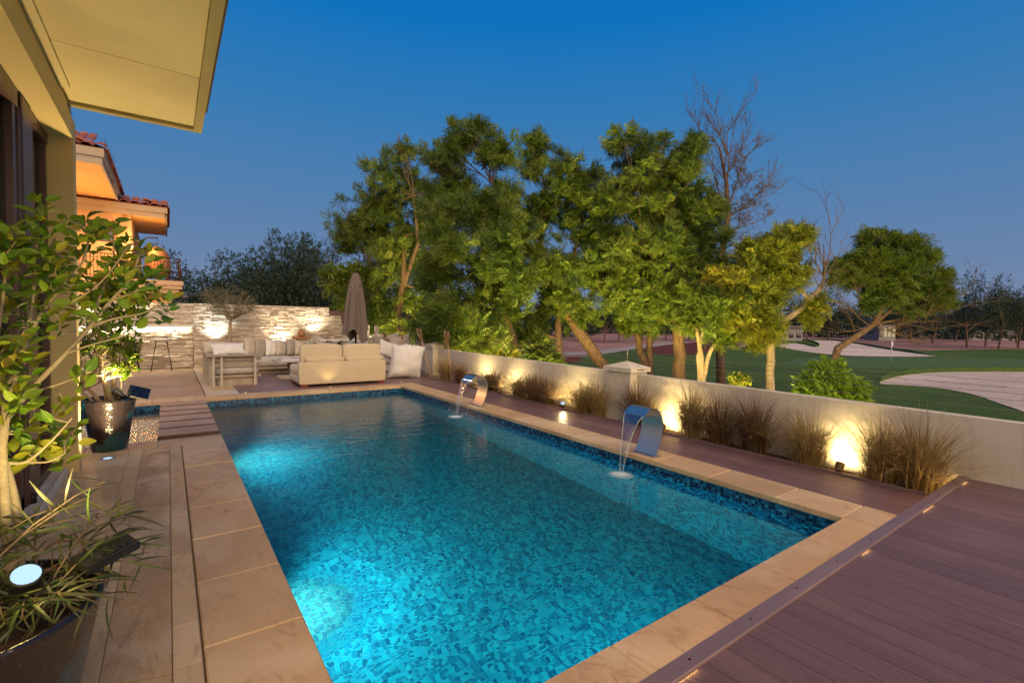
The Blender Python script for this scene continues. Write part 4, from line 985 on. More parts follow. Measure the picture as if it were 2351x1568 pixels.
tree('multi_stem_tree', 'small tree with three slender pale stems forking low, between the two lit trunks',
     [(1620,700,54),(1585,745,34),(1680,755,42),(1650,660,50),(1610,760,26),(1655,720,50,-.6)],
     [[(1612,872,13),(1610,820,12),(1600,760,8),(1590,700,5)],[(1606,868,11),(1603,820,10),(1612,770,7),(1620,700,5)],[(1616,868,11),(1628,810,10),(1655,770,8),(1675,720,5)]], 12.2, 300, bark='palebark', leaf='leaf_tree', flen=.33)
tree('leaning_tree', 'yellow-green tree leaning right on a crooked lit trunk, a bare branch rising from its tip',
     [(1740,592,54),(1800,565,44),(1838,552,32),(1720,665,60),(1790,665,54),(1700,745,46),(1762,745,40),(1865,705,34),(1650,640,34),(1820,620,36),(1745,790,22),(1675,700,42),(1845,660,26)],
     [[(1768,885,20),(1770,830,19),(1768,770,18),(1785,745,15),(1840,710,13),(1885,660,11)],[(1768,772,10),(1758,720,8),(1740,640,6)],[(1860,695,8),(1820,640,6),(1790,590,4)]], 11.8, 520, leaf='leaf_warm', bark='palebark', flen=.33)
tree('spreading_tree', 'umbrella-shaped tree at the right on a curved trunk, with bare twigs hanging below its crown',
     [(1985,545,13),(2060,548,13),(2112,552,12),(2150,590,12),(1935,610,20),(1915,650,18),(2160,640,20),(2165,680,20),(2180,700,16),(1990,592,46),(2050,600,54),(2115,598,34),(1958,640,40),(2040,655,56),(2105,668,44),(2012,556,28),(1932,632,24),(2140,690,22),(1990,680,30),(2065,560,26),(2140,640,26),(2080,700,30)],
     [[(1905,845,15),(1925,800,15),(1960,775,14),(2005,745,13),(2030,700,9),(2030,650,7)],[(2005,746,8),(2060,700,6),(2100,660,4)],[(2020,720,7),(1980,660,5)]], 16.5, 520, flen=.42)

# bare twiggy branches
def twigs(name_tree, seeds, dep, mat, n=5, parent=None, label=None, lname='bare_branches', steps=3):
    mb = MB()
    def grow(p, d, L, r, k):
        pts = [p]; q = p.copy(); dd = d.copy()
        for s in range(5):
            dd = (dd + Vector((U(-1,1), U(-1,1), U(-.6,.8))) * .22).normalized(); q = q + dd * L / 5; pts.append(q.copy())
        mb.tube(pts, [r * (1 - .15 * i) for i in range(6)], 4, caps=False)
        if k:
            for _ in range(n):
                i = random.randint(1, 5); nd = (dd + Vector((U(-1,1), U(-1,1), U(-.5,.9))) * .9).normalized(); grow(pts[i], nd, L * U(.45, .75), r * .55, k - 1)
    for (x0, y0, x1, y1, r) in seeds:
        a, b = at(x0, y0, dep), at(x1, y1, dep + U(-.4, .4)); grow(a, (b - a).normalized(), (b - a).length, r, steps)
    return P(lname, mb, mat, parent)
bt_ = E('bare_tree', 'tall leafless tree with brown twigs standing above the crowns right of the middle', 'tree', tuple(at(1655,860,16.5).xy) + (GZ,))
mb = MB(); pts = [at(1660,900,16.5), at(1652,740,16.5), at(1655,600,16.5), at(1670,500,16.5), at(1668,420,16.5), at(1652,340,16.5)]; pts[0].z = GZ
mb.tube(pts, [.16,.14,.12,.10,.07,.03], 8); P('trunk', mb, M['bark'], bt_)
twigs('', [(1652,340,1625,265,.030),(1668,440,1640,300,.034),(1668,420,1680,265,.028),(1670,480,1720,375,.036),(1672,500,1745,440,.034),(1665,540,1730,500,.03),(1668,400,1712,340,.028),(1660,470,1640,400,.024)], 16.5, M['twig'], 5, bt_)
pos, d, _ = crown_points(px_blobs([(1700,400,52),(1730,460,48),(1690,480,46),(1700,560,46),(1740,560,34),(1660,470,30)], 16.5), 170, .6)
P0 = np.repeat(pos, 3, 0); V, F = scatter(FRs[0], FRs[1], P0 + RN.normal(size=P0.shape) * .08, basis(RN.normal(size=P0.shape) + np.array([0,0,-.3]), np.array([[0,0,1.]])), .16 + .08 * RN.random(len(P0)))
npmesh('dry_leaves', V, F, M['leaf_dry'], bt_)
lt = bpy.data.objects['leaning_tree']; 
twigs('', [(1885,660,1905,560,.035),(1890,640,1912,520,.02),(1895,600,1868,560,.016),(1890,640,1925,590,.018),(1880,660,1845,600,.015),(1870,680,1905,640,.014)], 11.8, M['twig'], 3, lt)
st_ = bpy.data.objects['spreading_tree']
twigs('', [(2005,745,2120,745,.028),(2010,742,2200,715,.030),(2000,748,1935,700,.022),(2015,740,2100,790,.024),(2008,745,2070,780,.02),(2000,750,1905,755,.018),(2030,720,2170,740,.022),(2015,730,1960,700,.02),(2040,740,2150,770,.02),(2010,735,1900,690,.016)], 16.5, M['twig'], 4, st_)

# bright shrub behind the wall and low greenery
def bush(label, blobs, dep, n, leaf, fr, flen, per, group=None, name='shrub', base=None, cat='shrub', stems=7):
    B = px_blobs(blobs, dep); c = B[0][0]; gz = GZ if base is None else base
    t = E(name, label, cat, (c.x, c.y, gz), group); mb = MB()
    for i in range(stems):
        cc, R = B[i % len(B)]; limb(mb, (c.x + U(-.06,.06), c.y + U(-.06,.06), gz), cc + Vector((U(-1,1), U(-1,1), U(-.3,.6))) * R * .6, .014, .005, .06, 5)
    P('stem', mb, M['palebark'], t)
    pos, d, _ = crown_points(B, n, .4); P0 = np.repeat(pos, per, 0); D0 = np.repeat(d, per, 0) * .7 + RN.normal(size=P0.shape) * .7 + np.array([0,0,.55])
    V, F = scatter(fr[0], fr[1], P0 + RN.normal(size=P0.shape) * flen * .2, basis(D0, np.array([[0,0,1.]]) + RN.normal(size=P0.shape) * .4), flen * (.7 + .5 * RN.random(len(P0))))
    npmesh('foliage', V, F, M[leaf], t); return t
def leaf_template(w=.42, n=4, fold=.10, curve=.25):
    V = []; F = []
    for i in range(n + 1):
        t = i / n; hw = w / 2 * math.sin(math.pi * (t ** .85)) ** .75 if 0 < t < 1 else .012; z = -curve * t * t
        V += [(t, -hw, z + fold * hw * 2), (t, 0, z), (t, hw, z + fold * hw * 2)]
    for i in range(n):
        a = 3 * i; F += [(a, a+3, a+4, a+1), (a+1, a+4, a+5, a+2)]
    return np.array(V, float), np.array(F)
LF = leaf_template(); LFn = leaf_template(.09, 5, .1, .5); LFo = leaf_template(.16, 2)
bush('bright lime-green shrub lit by an assumed spotlight just behind the garden wall at the right', [(1900,875,48),(1870,895,38),(1940,895,38),(1850,905,26),(1975,905,26),(1900,850,26)], 8.2, 420, 'leaf_lime', LF, .13, 6)
bush('low yellow-green bush peeping over the wall left of the leaning trunk', [(1690,872,14),(1710,874,10)], 10.5, 90, 'leaf_warm', LF, .10, 4)
bush('sunlit-looking bush lit from below, left of the thin straight trunk', [(1240,805,30),(1225,830,22),(1262,830,22)], 12.4, 300, 'leaf_tree', FRs, .24, 3)
bush('lit undergrowth below the tallest tree, between the two pillars', [(1120,812,34),(1070,790,34),(1160,820,24),(1030,770,30),(1095,800,30)], 12.6, 520, 'leaf_warm', FRs, .26, 3)
# small shade tree behind the parasol, olive tree against the stone wall
def small_tree(label, x, y, z0, ztop, blobs, n, leaf, fr, flen, per, name, trunk_r, bark='palebark', stems=14, cat='tree', tall=None):
    t = E(name, label, cat, (x, y, z0)); mb = MB(); top = Vector((x + U(-.03,.03), y, ztop)); mb.tube([(x, y, z0), (x + .012, y, z0 + (ztop - z0) * .5), top], [trunk_r * 1.15, trunk_r, trunk_r * .8], 9)
    for i in range(stems):
        c, R = blobs[i % len(blobs)]; c = Vector(c); e = c + Vector((U(-1,1), U(-1,1), U(-.4,.9))) * R * .7; pts = limb(mb, top - Vector((0,0,U(0,.12))), e, trunk_r * .42, .004, .12, 5)
        for _ in range(4): limb(mb, pts[random.randint(2,5)], c + Vector((U(-1,1), U(-1,1), U(-.5,.9))).normalized() * R * .95, .006, .0025, .1, 4, 4)
    P('trunk', mb, M[bark], t)
    pos, d, _ = crown_points([(Vector(c), R) for c, R in blobs], n, .55); P0 = np.repeat(pos, per, 0); D0 = np.repeat(d, per, 0) * .6 + RN.normal(size=P0.shape) * .8 + np.array([0,0,.2])
    V, F = scatter(fr[0], fr[1], P0 + RN.normal(size=P0.shape) * flen * .5, basis(D0, np.array([[0,0,1.]]) + RN.normal(size=P0.shape) * .4), flen * (.6 + .7 * RN.random(len(P0))))
    npmesh('crown', V, F, M[leaf], t); return t
small_tree('small olive tree with a fine silvery crown, lit from below against the stone wall', 1.30, 14.55, 0, 1.32,
    [((1.30,14.55,1.85),.42),((1.0,14.5,1.80),.34),((1.62,14.55,1.80),.34),((.82,14.5,1.9),.20),((1.78,14.5,1.62),.22),((1.05,14.5,1.55),.24),((1.5,14.5,1.50),.24)], 620, 'leaf_olive', LFo, .06, 7, 'olive_tree', .045)
small_tree('slender young tree with bright drooping leaves, lit behind the closed parasol', 5.25, 16.4, GZ, 1.7,
    [((5.1,16.4,2.85),.42),((4.75,16.4,2.7),.40),((5.5,16.4,2.65),.42),((4.95,16.4,3.0),.30),((5.3,16.4,2.35),.25),((5.65,16.4,2.45),.25),((4.6,16.4,2.5),.2)], 330, 'leaf_small', LF, .17, 4, 'young_tree', .04)

# far trees: each its own crown and trunk
FT = []
def far_proto(seed, leafsz=.8):
    rs = np.random.default_rng(seed); n = 1500; cs = rs.normal(size=(11, 3)) * np.array([.30, .30, .17]) + np.array([0, 0, .62]); R = rs.uniform(.16, .30, 11)
    i = rs.integers(0, 11, n); d = rs.normal(size=(n, 3)); d /= np.linalg.norm(d, axis=1, keepdims=True)
    pos = cs[i] + d * (R[i] * rs.random(n) ** .4)[:, None]; pos[:, 2] = np.maximum(pos[:, 2], .22)
    V, F = scatter(LS[0], LS[1], pos, basis(d + rs.normal(size=d.shape) * .6 + np.array([0,0,.3]), np.array([[0,0,1.]]) + rs.normal(size=d.shape) * .5), (.055 + .05 * rs.random(n)) * leafsz)
    o = npmesh('crown', V, F, M['leaf_far'], None, origin=(0, 0, 0)); me = o.data; COL.objects.unlink(o); bpy.data.objects.remove(o)
    mb = MB(); random.seed(seed); x = U(-.12,.12); mb.tube([(x, 0, -.02), (x * .4, 0, .25), (0, 0, .5)], [.028, .022, .012], 6)
    for k in range(5): limb(mb, (x * .3, 0, U(.2,.35)), cs[k], .014, .004, .1, 4, 4)
    m2 = bpy.data.meshes.new('trunk'); m2.from_pydata([tuple(v) for v in mb.v], [], mb.f); m2.materials.append(M['bark']); return me, m2
protos = [far_proto(s) for s in (1, 2, 3, 4, 5)]
random.seed(21)
def far_tree(px, pyb, pyt, dep, label, k=None, wide=1.0, group='distant trees', zb=None):
    b = at(px, pyb, dep); zb = GZ if zb is None else zb; zt = at(px, pyt, dep).z; H = (zt - zb)
    t = E('distant_tree', label, 'tree', (b.x, b.y, zb), group); me, m2 = protos[random.randrange(5) if k is None else k]; rz = U(0, 6.28)
    for m_, nm in ((me, 'crown'), (m2, 'trunk')):
        o = inst(m_, t, (b.x, b.y, zb), nm, (0, 0, rz), (H * wide, H * wide, H))
    return t
lab_l = ['dark distant tree just above the feature wall, right of the balcony', 'dark rounded distant tree behind the olive tree', 'tall dark distant tree directly above the middle of the feature wall',
         'second tall dark distant tree above the feature wall, right of the tallest', 'dark distant tree where the feature wall meets the neem row', 'low dark distant tree under the young lit tree']
for (px, top, w), lb in zip([(500,625,.8),(588,600,.9),(668,572,.75),(732,578,.7),(775,610,.8),(450,664,1.2)], lab_l): far_tree(px, 760, top, 44, lb, wide=w)
lab_m = [(420,668,60,'very low distant tree under the neighbour balcony'), (545,650,58,'distant filler tree between the first two dark trees over the wall'), (628,610,56,'distant filler tree behind the two tall dark trees'),
         (705,600,60,'distant tree between the two tall dark trees'), (820,600,48,'distant dark tree behind the closed parasol'), (890,640,60,'distant dark tree behind the crown above the tiki torches'),
         (970,680,70,'distant dark tree low behind the far pillar'), (1250,700,95,'distant tree in the gap left of the leaning dark trunk'), (1330,700,92,'distant blue-green tree right of the leaning dark trunk'),
         (1385,690,85,'distant grey-green tree below the apartment block'), (1425,715,88,'distant small tree in front of the apartment block'), (1475,705,98,'distant dark tree behind the S-curved trunk'),
         (1530,700,110,'distant dark tree behind the stout forked trunk'), (1590,705,105,'distant dark tree behind the pale stems'), (1660,700,110,'distant dark tree behind the bare tree trunk'),
         (1720,690,112,'distant dark tree behind the leaning tree crown'), (1800,680,125,'distant dark tree left of the small pavilion'), (1850,690,130,'distant dark tree right of the small pavilion'),
         (1905,680,128,'distant dark tree behind the curved trunk'), (1960,690,135,'distant dark tree left of the white house'), (2020,700,150,'distant dark tree behind the white house'),
         (2085,690,140,'distant dark tree right of the white house'), (2150,665,118,'distant dark tree just right of the spreading crown')]
for px, top, dep, lb in lab_m: far_tree(px, 765, top, dep, lb, wide=U(.8, 1.1))
for px, top, dep, lb, w in [(2215,652,92,'dark far-right tree with a forked trunk, first past the spreading tree',.62),(2262,690,100,'small dark tree second past the spreading tree at far right',.7),
        (2300,664,84,'dark leaning tree near the right edge, over the sandy ground',.6),(2345,668,96,'dark tree cut by the right edge of the photo',.7),(2390,680,90,'dark tree outside the right edge',.7),(2330,700,130,'low dark tree farther back near the right edge',.9),(2200,705,140,'low dark tree in the far gap right of the spreading tree',.9)]:
    far_tree(px, 775, top, dep, lb, wide=w)
for o in list(bpy.data.objects):
    if o.name.startswith('distant_tree') and o.parent is None and o.location.z < -1.5: pass
# assumed uplights among the trees: unseen, spots without fixtures
YEL = (1, .74, .22)
for px, dep, dx, w, tgt in ((885,13.4,0,260,(870,600)),(940,13.4,0,260,(940,500)),(1000,11.6,0,240,(1010,560)),(1120,11.2,0,270,(1100,560)),(1284,12.2,0,150,(1270,560)),(1380,12.2,0,90,(1330,560)),(1500,11.6,0,170,(1500,540)),(1575,11.4,0,200,(1560,520)),(1640,11.0,0,120,(1640,640)),(1775,10.4,0,130,(1770,640)),(1915,13.6,0,150,(2010,640)),(2060,14,0,140,(2080,640))):
    dep = dep - (2.3 if dep > 9 else 0); xc = (RM @ Vector((px - 1175.5, -76, -1098.43))).x / 1098.43; dep = max(dep, 6.1 / xc); b = at(px, 860, dep); b.z = GZ + .15; spot('assumed_tree_uplight', b, at(tgt[0], tgt[1], dep + 2.6), w * 7.5, YEL, 85, .8, .06)
b = Vector((5.0, 15.9, 1.2)); spot('assumed_tree_uplight', b, (5.05, 16.4, 2.8), 26, YEL, 100, .7, .05)
# the far-off wood that closes the view behind the single trees
def wood(px0, px1, dep, h0, h1, n, label):
    xs = RN.uniform(px0, px1, n); dd = dep + RN.uniform(-12, 25, n); hh = (h0 + (h1 - h0) * (.5 + .5 * np.sin(xs * .045) * np.cos(xs * .017 + 1))) * RN.random(n) ** .8
    pos = np.array([tuple(at(x, 760, d).xy) + (GZ + h,) for x, d, h in zip(xs, dd, hh)])
    D = RN.normal(size=(n, 3)) + np.array([0, 0, .4]); V, F = scatter(LS[0], LS[1], pos, basis(D, np.array([[0, 0, 1.]]) + RN.normal(size=D.shape) * .5), 2.2 + 1.6 * RN.random(n))
    npmesh('far_wood', V, F, M['leaf_far'], None, kind='stuff', label=label)
wood(-60, 1360, 120, 4.5, 8, 2600, 'dark distant wood closing the view behind the feature wall and the trees')
wood(1340, 2480, 172, 5, 8.5, 3600, 'dark distant wood along the far side of the golf course')

bs = at(1900, 880, 8.2); wl = Vector((wx(bs.y - .9) + .22, bs.y - .9, .50)); spot('assumed_shrub_light', wl, bs, 190, (1, .90, .42), 110, .8, .04)
t = E('assumed_wall_spotlight', 'assumed small spotlight on the outer face of the garden wall, aimed at the lime-green shrub', 'garden light', tuple(wl - Vector((.04, 0, 0))))  # assumed fixture and spot, neither in view, added to brighten the shrub
mb = MB(); mb.tube([wl - Vector((.10, 0, .02)), wl - (bs - wl).normalized() * .01], [.02, .03], 10); P('housing', mb, M['darkmetal'], t)
random.seed(99)
# ------------------------------------------------------------------ water spouts
def spout(y0, y1, label, tilt=0):
    t = E('water_spout', label, 'spout', (4.08, (y0 + y1) / 2, 0), 'curved steel water spouts')
    key = [(3.835,.432), (3.90,.478), (3.965,.497), (4.03,.482), (4.085,.435), (4.118,.375), (4.128,.305), (4.118,.225), (4.095,.15), (4.06,.07), (4.03,.012)]
    pts = []
    for i in range(len(key) - 1):
        p0, p1, p2, p3 = (np.array(key[min(max(i + j, 0), len(key) - 1)]) for j in (-1, 0, 1, 2))
        for s in range(3):
            u = s / 3; pts.append(.5 * ((2*p1) + (-p0+p2)*u + (2*p0-5*p1+4*p2-p3)*u*u + (-p0+3*p1-3*p2+p3)*u**3))
    pts.append(np.array(key[-1])); n = len(pts); vs = []
    for i, p in enumerate(pts):
        d = pts[min(i+1, n-1)] - pts[max(i-1, 0)]; d = d / np.linalg.norm(d); q = np.array([d[1], -d[0]])
        th = .011 if i > 2 else .006
        a, b = p - q * 0, p - q * -1 * th * -1
        for (x, z) in (p, p + q * -th): vs += [(x, y0, z), (x, y1, z)]
    fs = []
    for i in range(n - 1):
        o = 4 * i; fs += [(o, o+1, o+5, o+4), (o+3, o+2, o+6, o+7), (o+2, o, o+4, o+6), (o+1, o+3, o+7, o+5)]
    fs += [(0,2,3,1), (4*n-4, 4*n-3, 4*n-1, 4*n-2)]
    mb = MB(); mb.add(vs, fs, 0, False); P('band', mb, M['steel'], t)
    mb = MB(); mb.box(3.985, 4.10, y0 - .012, y1 + .012, .0015, .008, 0, .002); bp = P('base_plate', mb, M['steel'], t)
    for (x, y) in ((3.995, y0 - .004), (4.09, y0 - .004), (3.995, y1 + .004), (4.09, y1 + .004)):
        mb = MB(); mb.lathe([(.009,.008),(.009,.016),(.005,.019),(0,.020)], (x, y, 0), 6, smooth=False); P('bolt', mb, M['steel'], bp)
    return t
def _fall():
    t = NT('falling_water'); p = t.pos((3, 60, 2)); n = t.noise(p, 2.0, 3)
    gl = t.n('ShaderNodeBsdfGlossy', {'Roughness': .08, 'Normal': t.bump(n, .5, .006)}); tr = t.n('ShaderNodeBsdfTransparent', {'Color': (.93,.96,.97,1)})
    lw = t.n('ShaderNodeLayerWeight', {'Blend': .35}); f = t.math('MULTIPLY_ADD', lw.outputs['Facing'], .75); t.t.nodes[-1].inputs[2].default_value = .14
    m = t.n('ShaderNodeMixShader', {0: f, 1: tr.outputs[0], 2: gl.outputs[0]}); t.L(m.outputs[0], t.out.inputs[0]); return t.mat
M['fall'] = _fall()
def _foam():
    t = NT('splash_foam'); p = t.pos((1,1,1)); n = t.noise(p, 70, 4, .6)
    df = t.n('ShaderNodeBsdfDiffuse', {'Color': (.75,.85,.82,1)}); tr = t.n('ShaderNodeBsdfTransparent')
    tc_ = t.n('ShaderNodeTexCoord').outputs['Object']; ln = t.n('ShaderNodeVectorMath', {0: tc_}, operation='LENGTH').outputs['Value']
    f = t.math('MULTIPLY', t.math('SUBTRACT', .14, ln), 7.0); f = t.math('MULTIPLY', f, t.math('ADD', n, .25)); f = t.math('MINIMUM', t.math('MAXIMUM', f, 0.0), .8)
    m = t.n('ShaderNodeMixShader', {0: f, 1: tr.outputs[0], 2: df.outputs[0]}); t.L(m.outputs[0], t.out.inputs[0]); return t.mat
M['foam'] = _foam()
def falling(y0, y1, label):
    n, m = 18, 12; vs = []; yc = (y0 + y1) / 2 - .02
    for i in range(n + 1):
        u = i / n; x = 3.836 - .20 * u; z = .432 - .567 * (u ** 1.75) ; wd = (y1 - y0) / 2 * (1 - .86 * u ** .9)
        for j in range(m + 1):
            v = -1 + 2 * j / m; r = .004 * (1 if abs(v) > .9 else .4); vs.append((x + .012 * (1 - v * v) * u, yc + .02 * (1 - u) + v * wd, z))
    mb = MB(); mb.add(vs, [(i*(m+1)+j, i*(m+1)+j+1, (i+1)*(m+1)+j+1, (i+1)*(m+1)+j) for i in range(n) for j in range(m)], 0, True)
    t = E('falling_water', label, 'water', (3.64, yc, WZ), 'sheets of falling water')
    P('sheet', mb, M['fall'], t)
    mb = MB()
    for s in (-1, 1):
        pts = []
        for i in range(n + 1):
            u = i / n; wd = (y1 - y0) / 2 * (1 - .86 * u ** .9); pts.append((3.836 - .20*u, yc + .02*(1-u) + s * wd, .432 - .567 * u ** 1.75))
        mb.tube(pts, [.0045 - .0015 * i / n for i in range(n + 1)], 6)
    P('stream_edge', mb, (lambda k: k)(M['fall_edge']), t)
    mb = MB(); mb.lathe([(.0,.014),(.04,.012),(.09,.007),(.14,.003)], (3.615, yc - .02, WZ), 20); o = P('splash', mb, M['foam'], t, origin=(3.615, yc - .02, WZ)); return t
M['fall_edge'] = (lambda t: (t.pbr((.9,.95,.97), .05, 0, None, .8, Transmission_Weight=.8, IOR=1.33), t.mat)[1])(NT('water_stream'))
spout(3.055, 3.325, 'nearer curved brushed steel water spout standing on the pool edge')
falling(3.065, 3.315, 'thin sheet of water pouring from the nearer steel spout')
spout(6.40, 6.68, 'farther curved brushed steel water spout, lit white at its lip')
falling(6.41, 6.67, 'thin sheet of water pouring from the farther steel spout')
sp = spot('spout_led_light', (3.86, 6.54, .40), (3.70, 6.54, .05), 3.0, (.85,.95,1), 100, .8, .02)
mb = MB(); mb.box(3.845, 3.853, 6.42, 6.66, .418, .426); P('led_strip', mb, M['ledw'], bpy.data.objects['water_spout.001'])

# ------------------------------------------------------------------ fountain grass and planter uplights
def grass(x, y, h, spread, n, label, dark=False, base_z=-.03):
    V = []; F = []; k = 6
    for i in range(n):
        a = U(0, 6.283); r0 = abs(random.gauss(0, .045)); bx, by = x + r0 * math.cos(a), y + r0 * math.sin(a) * 1.4
        tall = random.random(); L = h * (.78 + .86 * tall); out = spread * 1.9 * (random.random() ** .7) * (1.25 - .45 * tall); a2 = a + U(-.7,.7); w = U(.0020, .0045); bend = U(.15, .95)
        if x + math.cos(a2) * out > wx(y) - .02: a2 = math.pi - a2
        dx, dy = math.cos(a2), math.sin(a2); sx_, sy_ = -dy, dx; tw = U(-.6,.6); b0 = len(V)
        for s in range(k):
            u = s / (k - 1); rr = out * (u ** (1.25 + .5 * bend)); zz = L * (u - .58 * bend * u ** 3.0) ; ww = w * (1 - u ** 1.6) + .0003
            c, s2 = math.cos(tw * u), math.sin(tw * u)
            px_, py_, pz = bx + dx * rr, by + dy * rr, base_z + zz
            V += [(px_ - sx_ * ww * c, py_ - sy_ * ww * c, pz - ww * s2), (px_ + sx_ * ww * c, py_ + sy_ * ww * c, pz + ww * s2)]
        F += [(b0+2*s, b0+2*s+1, b0+2*s+3, b0+2*s+2) for s in range(k - 1)]
    t = E('grass_clump', label, 'ornamental grass', (x, y, base_z), 'grass clumps in the planting bed')
    npmesh('blades', np.array(V), np.array(F), M['grassdark' if dark else 'grassy'], t)
    mb = MB()
    for i in range(3):
        a = U(0, 6.28); o = spread * U(.2,.6); hh = h * U(1.0, 1.25); mb.tube([(x, y, base_z), (x + o*.3*math.cos(a), y + o*.3*math.sin(a), base_z + hh*.6), (x + o*.8*math.cos(a) * (.3 if math.cos(a) > 0 else 1), y + o*.8*math.sin(a), base_z + hh)], [.002,.0015,.001], 4)
    P('seed_stalk', mb, M['twig'], t); return t
GL = [(5.17, 9.75, .50, .26, 230, 'farthest golden grass clump, by the far capped pillar', 0), (5.16, 9.05, .42, .24, 200, 'short dark grass clump second from the far pillar', 1),
      (5.17, 7.98, .36, .26, 230, 'grass clump behind the farther spout, before a lit patch of wall', 0), (5.16, 7.75, .40, .24, 200, 'dark low grass clump between the two farthest wall lights', 1),
      (5.14, 6.88, .38, .30, 260, 'bright golden grass clump just right of the farther spout', 0), (5.16, 6.50, .46, .26, 230, 'brown grass clump right of the second wall light', 1),
      (5.14, 6.08, .44, .28, 240, 'dark brown grass clump midway between the pillars, left of the lamp facing the camera', 1),
      (5.12, 5.22, .42, .32, 280, 'arching golden grass clump lit by the lamp that faces the camera', 0), (5.14, 4.98, .48, .26, 240, 'green-tinged grass clump against the left side of the near pillar', 0),
      (5.15, 4.22, .52, .26, 190, 'dark red-brown grass clump right in front of the near pillar', 1), (5.15, 4.02, .40, .20, 150, 'thin grass clump behind the near spout', 0),
      (5.13, 3.38, .58, .30, 250, 'tall pale grass clump in front of the fourth wall light', 0), (5.16, 3.05, .50, .28, 220, 'brown grass clump right of the fourth wall light', 1),
      (5.14, 2.62, .56, .30, 260, 'tall dark upright grass clump in the middle of the near wall', 1), (5.14, 2.08, .48, .28, 250, 'drooping golden grass clump left of the brightest wall light', 0),
      (5.15, 1.50, .50, .26, 240, 'grass clump right beside the brightest wall light', 0), (5.13, 1.22, .56, .32, 280, 'last grass clump, tall and tangled beside the raised deck', 0)]
for x, y, hh, s, n, lb, dk in GL: grass(x, y, hh, s, int(n * 2.6), lb, dk)
PL = (1, .76, .36)
for y, w, lb in ((8.55, 9, 'farthest'), (7.45, 9, 'second'), (5.66, 9, 'third'), (3.78, 12, 'fourth'), (1.80, 14, 'brightest and nearest')):
    x = 5.10; cam_face = abs(y - 5.66) < .1
    t = E('garden_uplight', lb + ' spike uplight in the planting bed, shining on the garden wall', 'garden light', (x, y, -.03), 'spike uplights along the wall')
    dirv = Vector((wx(y) - x - .02, .0, .22 if not cam_face else .20)).normalized() 
    if cam_face: dirv = Vector((-.16, -.30, .52)).normalized(); x = 5.08; spot('planting_bed_light', (5.14, y + .1, .03), (5.34, y + .1, .45), 20, PL, 165, .9, .03)  # added spot without a fixture lights the wall behind this lamp
    c = Vector((x, y, .05)); a = c - dirv * .035; b = c + dirv * .04
    mb = MB(); mb.tube([a - dirv * .012, a, c, b - dirv * .004], [.018, .032, .036, .040], 14, caps=True); P('housing', mb, M['bronze'], t)
    mb = MB(); mb.tube([(x, y, -.03), tuple(c - dirv * .03)], [.006, .006], 6); P('spike', mb, M['darkmetal'], t)
    mb = MB(); mb.tube([b - dirv * .006, b], [.034, .034], 14); P('lens', mb, M['lamp_cool'], t)
    spot('planting_bed_light', b + dirv * .006, b + dirv, w * 4.6, PL, 168, .9, .03)

# ------------------------------------------------------------------ recessed floor lamps
def floor_lamp(x, y, label, w, r=.028, size=70, strong=1.0, to=None, z=.0):
    t = E('floor_lamp', label, 'floor lamp', (x, y, z), 'round lamps recessed in the floor')
    mb = MB(); mb.lathe([(r * .72, .001), (r * .75, .004), (r, .004), (r * 1.04, .0005)], (x, y, z), 20); P('ring', mb, M['steel'], t)
    mb = MB(); mb.lathe([(0, .0035), (r * .4, .0035), (r * .72, .003)], (x, y, z), 20); P('lens', mb, M['lamp_cool' if strong > 2 else 'lamp_warm'], t)
    spot('floor_lamp_light', (x, y, z + .012), to or (x, y + .02, 1), w, (1, .72, .32), size, .9, r * .6); return t
floor_lamp(-.475, 5.84, 'big bright recessed floor lamp in front of the glazed pot by the villa pillar', 300, .05, 130, 3, (-.2, 5.25, 3))
floor_lamp(1.12, 9.74, 'small recessed floor lamp at the pool edge near the slatted seat', 1.5, .02, 90)
floor_lamp(2.61, 9.80, 'small recessed floor lamp lighting the back of the cream sofa', 4.0, .02, 100, 1, (2.60, 9.98, 1))
floor_lamp(4.13, 9.87, 'small recessed floor lamp by the far pool corner near the bean bag', 1.5, .02, 90)

# ------------------------------------------------------------------ soft furniture helpers
def rbox(mb, x0, x1, y0, y1, z0, z1, e=.22, n=12, mi=0, puff=.0, rot=0):
    """rounded, slightly puffed box"""
    cx, cy, cz = (x0+x1)/2, (y0+y1)/2, (z0+z1)/2; a, b, c = (x1-x0)/2, (y1-y0)/2, (z1-z0)/2; vs = []
    sg = lambda v, p: math.copysign(abs(v) ** p, v)
    N, L = 28, n
    for i in range(L + 1):
        ph = -math.pi/2 + math.pi * i / L
        for k in range(N):
            th = 2 * math.pi * (k + .5) / N; x = sg(math.cos(ph), e) * sg(math.cos(th), e); y = sg(math.cos(ph), e) * sg(math.sin(th), e); z = sg(math.sin(ph), e)
            pf = 1 + puff * (1 - x*x) * (1 - y*y); X, Y = a * x, b * y
            vs.append((cx + X * math.cos(rot) - Y * math.sin(rot), cy + X * math.sin(rot) + Y * math.cos(rot), cz + c * z * pf))
    fs = [(i*N+k, i*N+(k+1)%N, (i+1)*N+(k+1)%N, (i+1)*N+k) for i in range(L) for k in range(N)]
    mb.add(vs, fs, mi, True); return mb
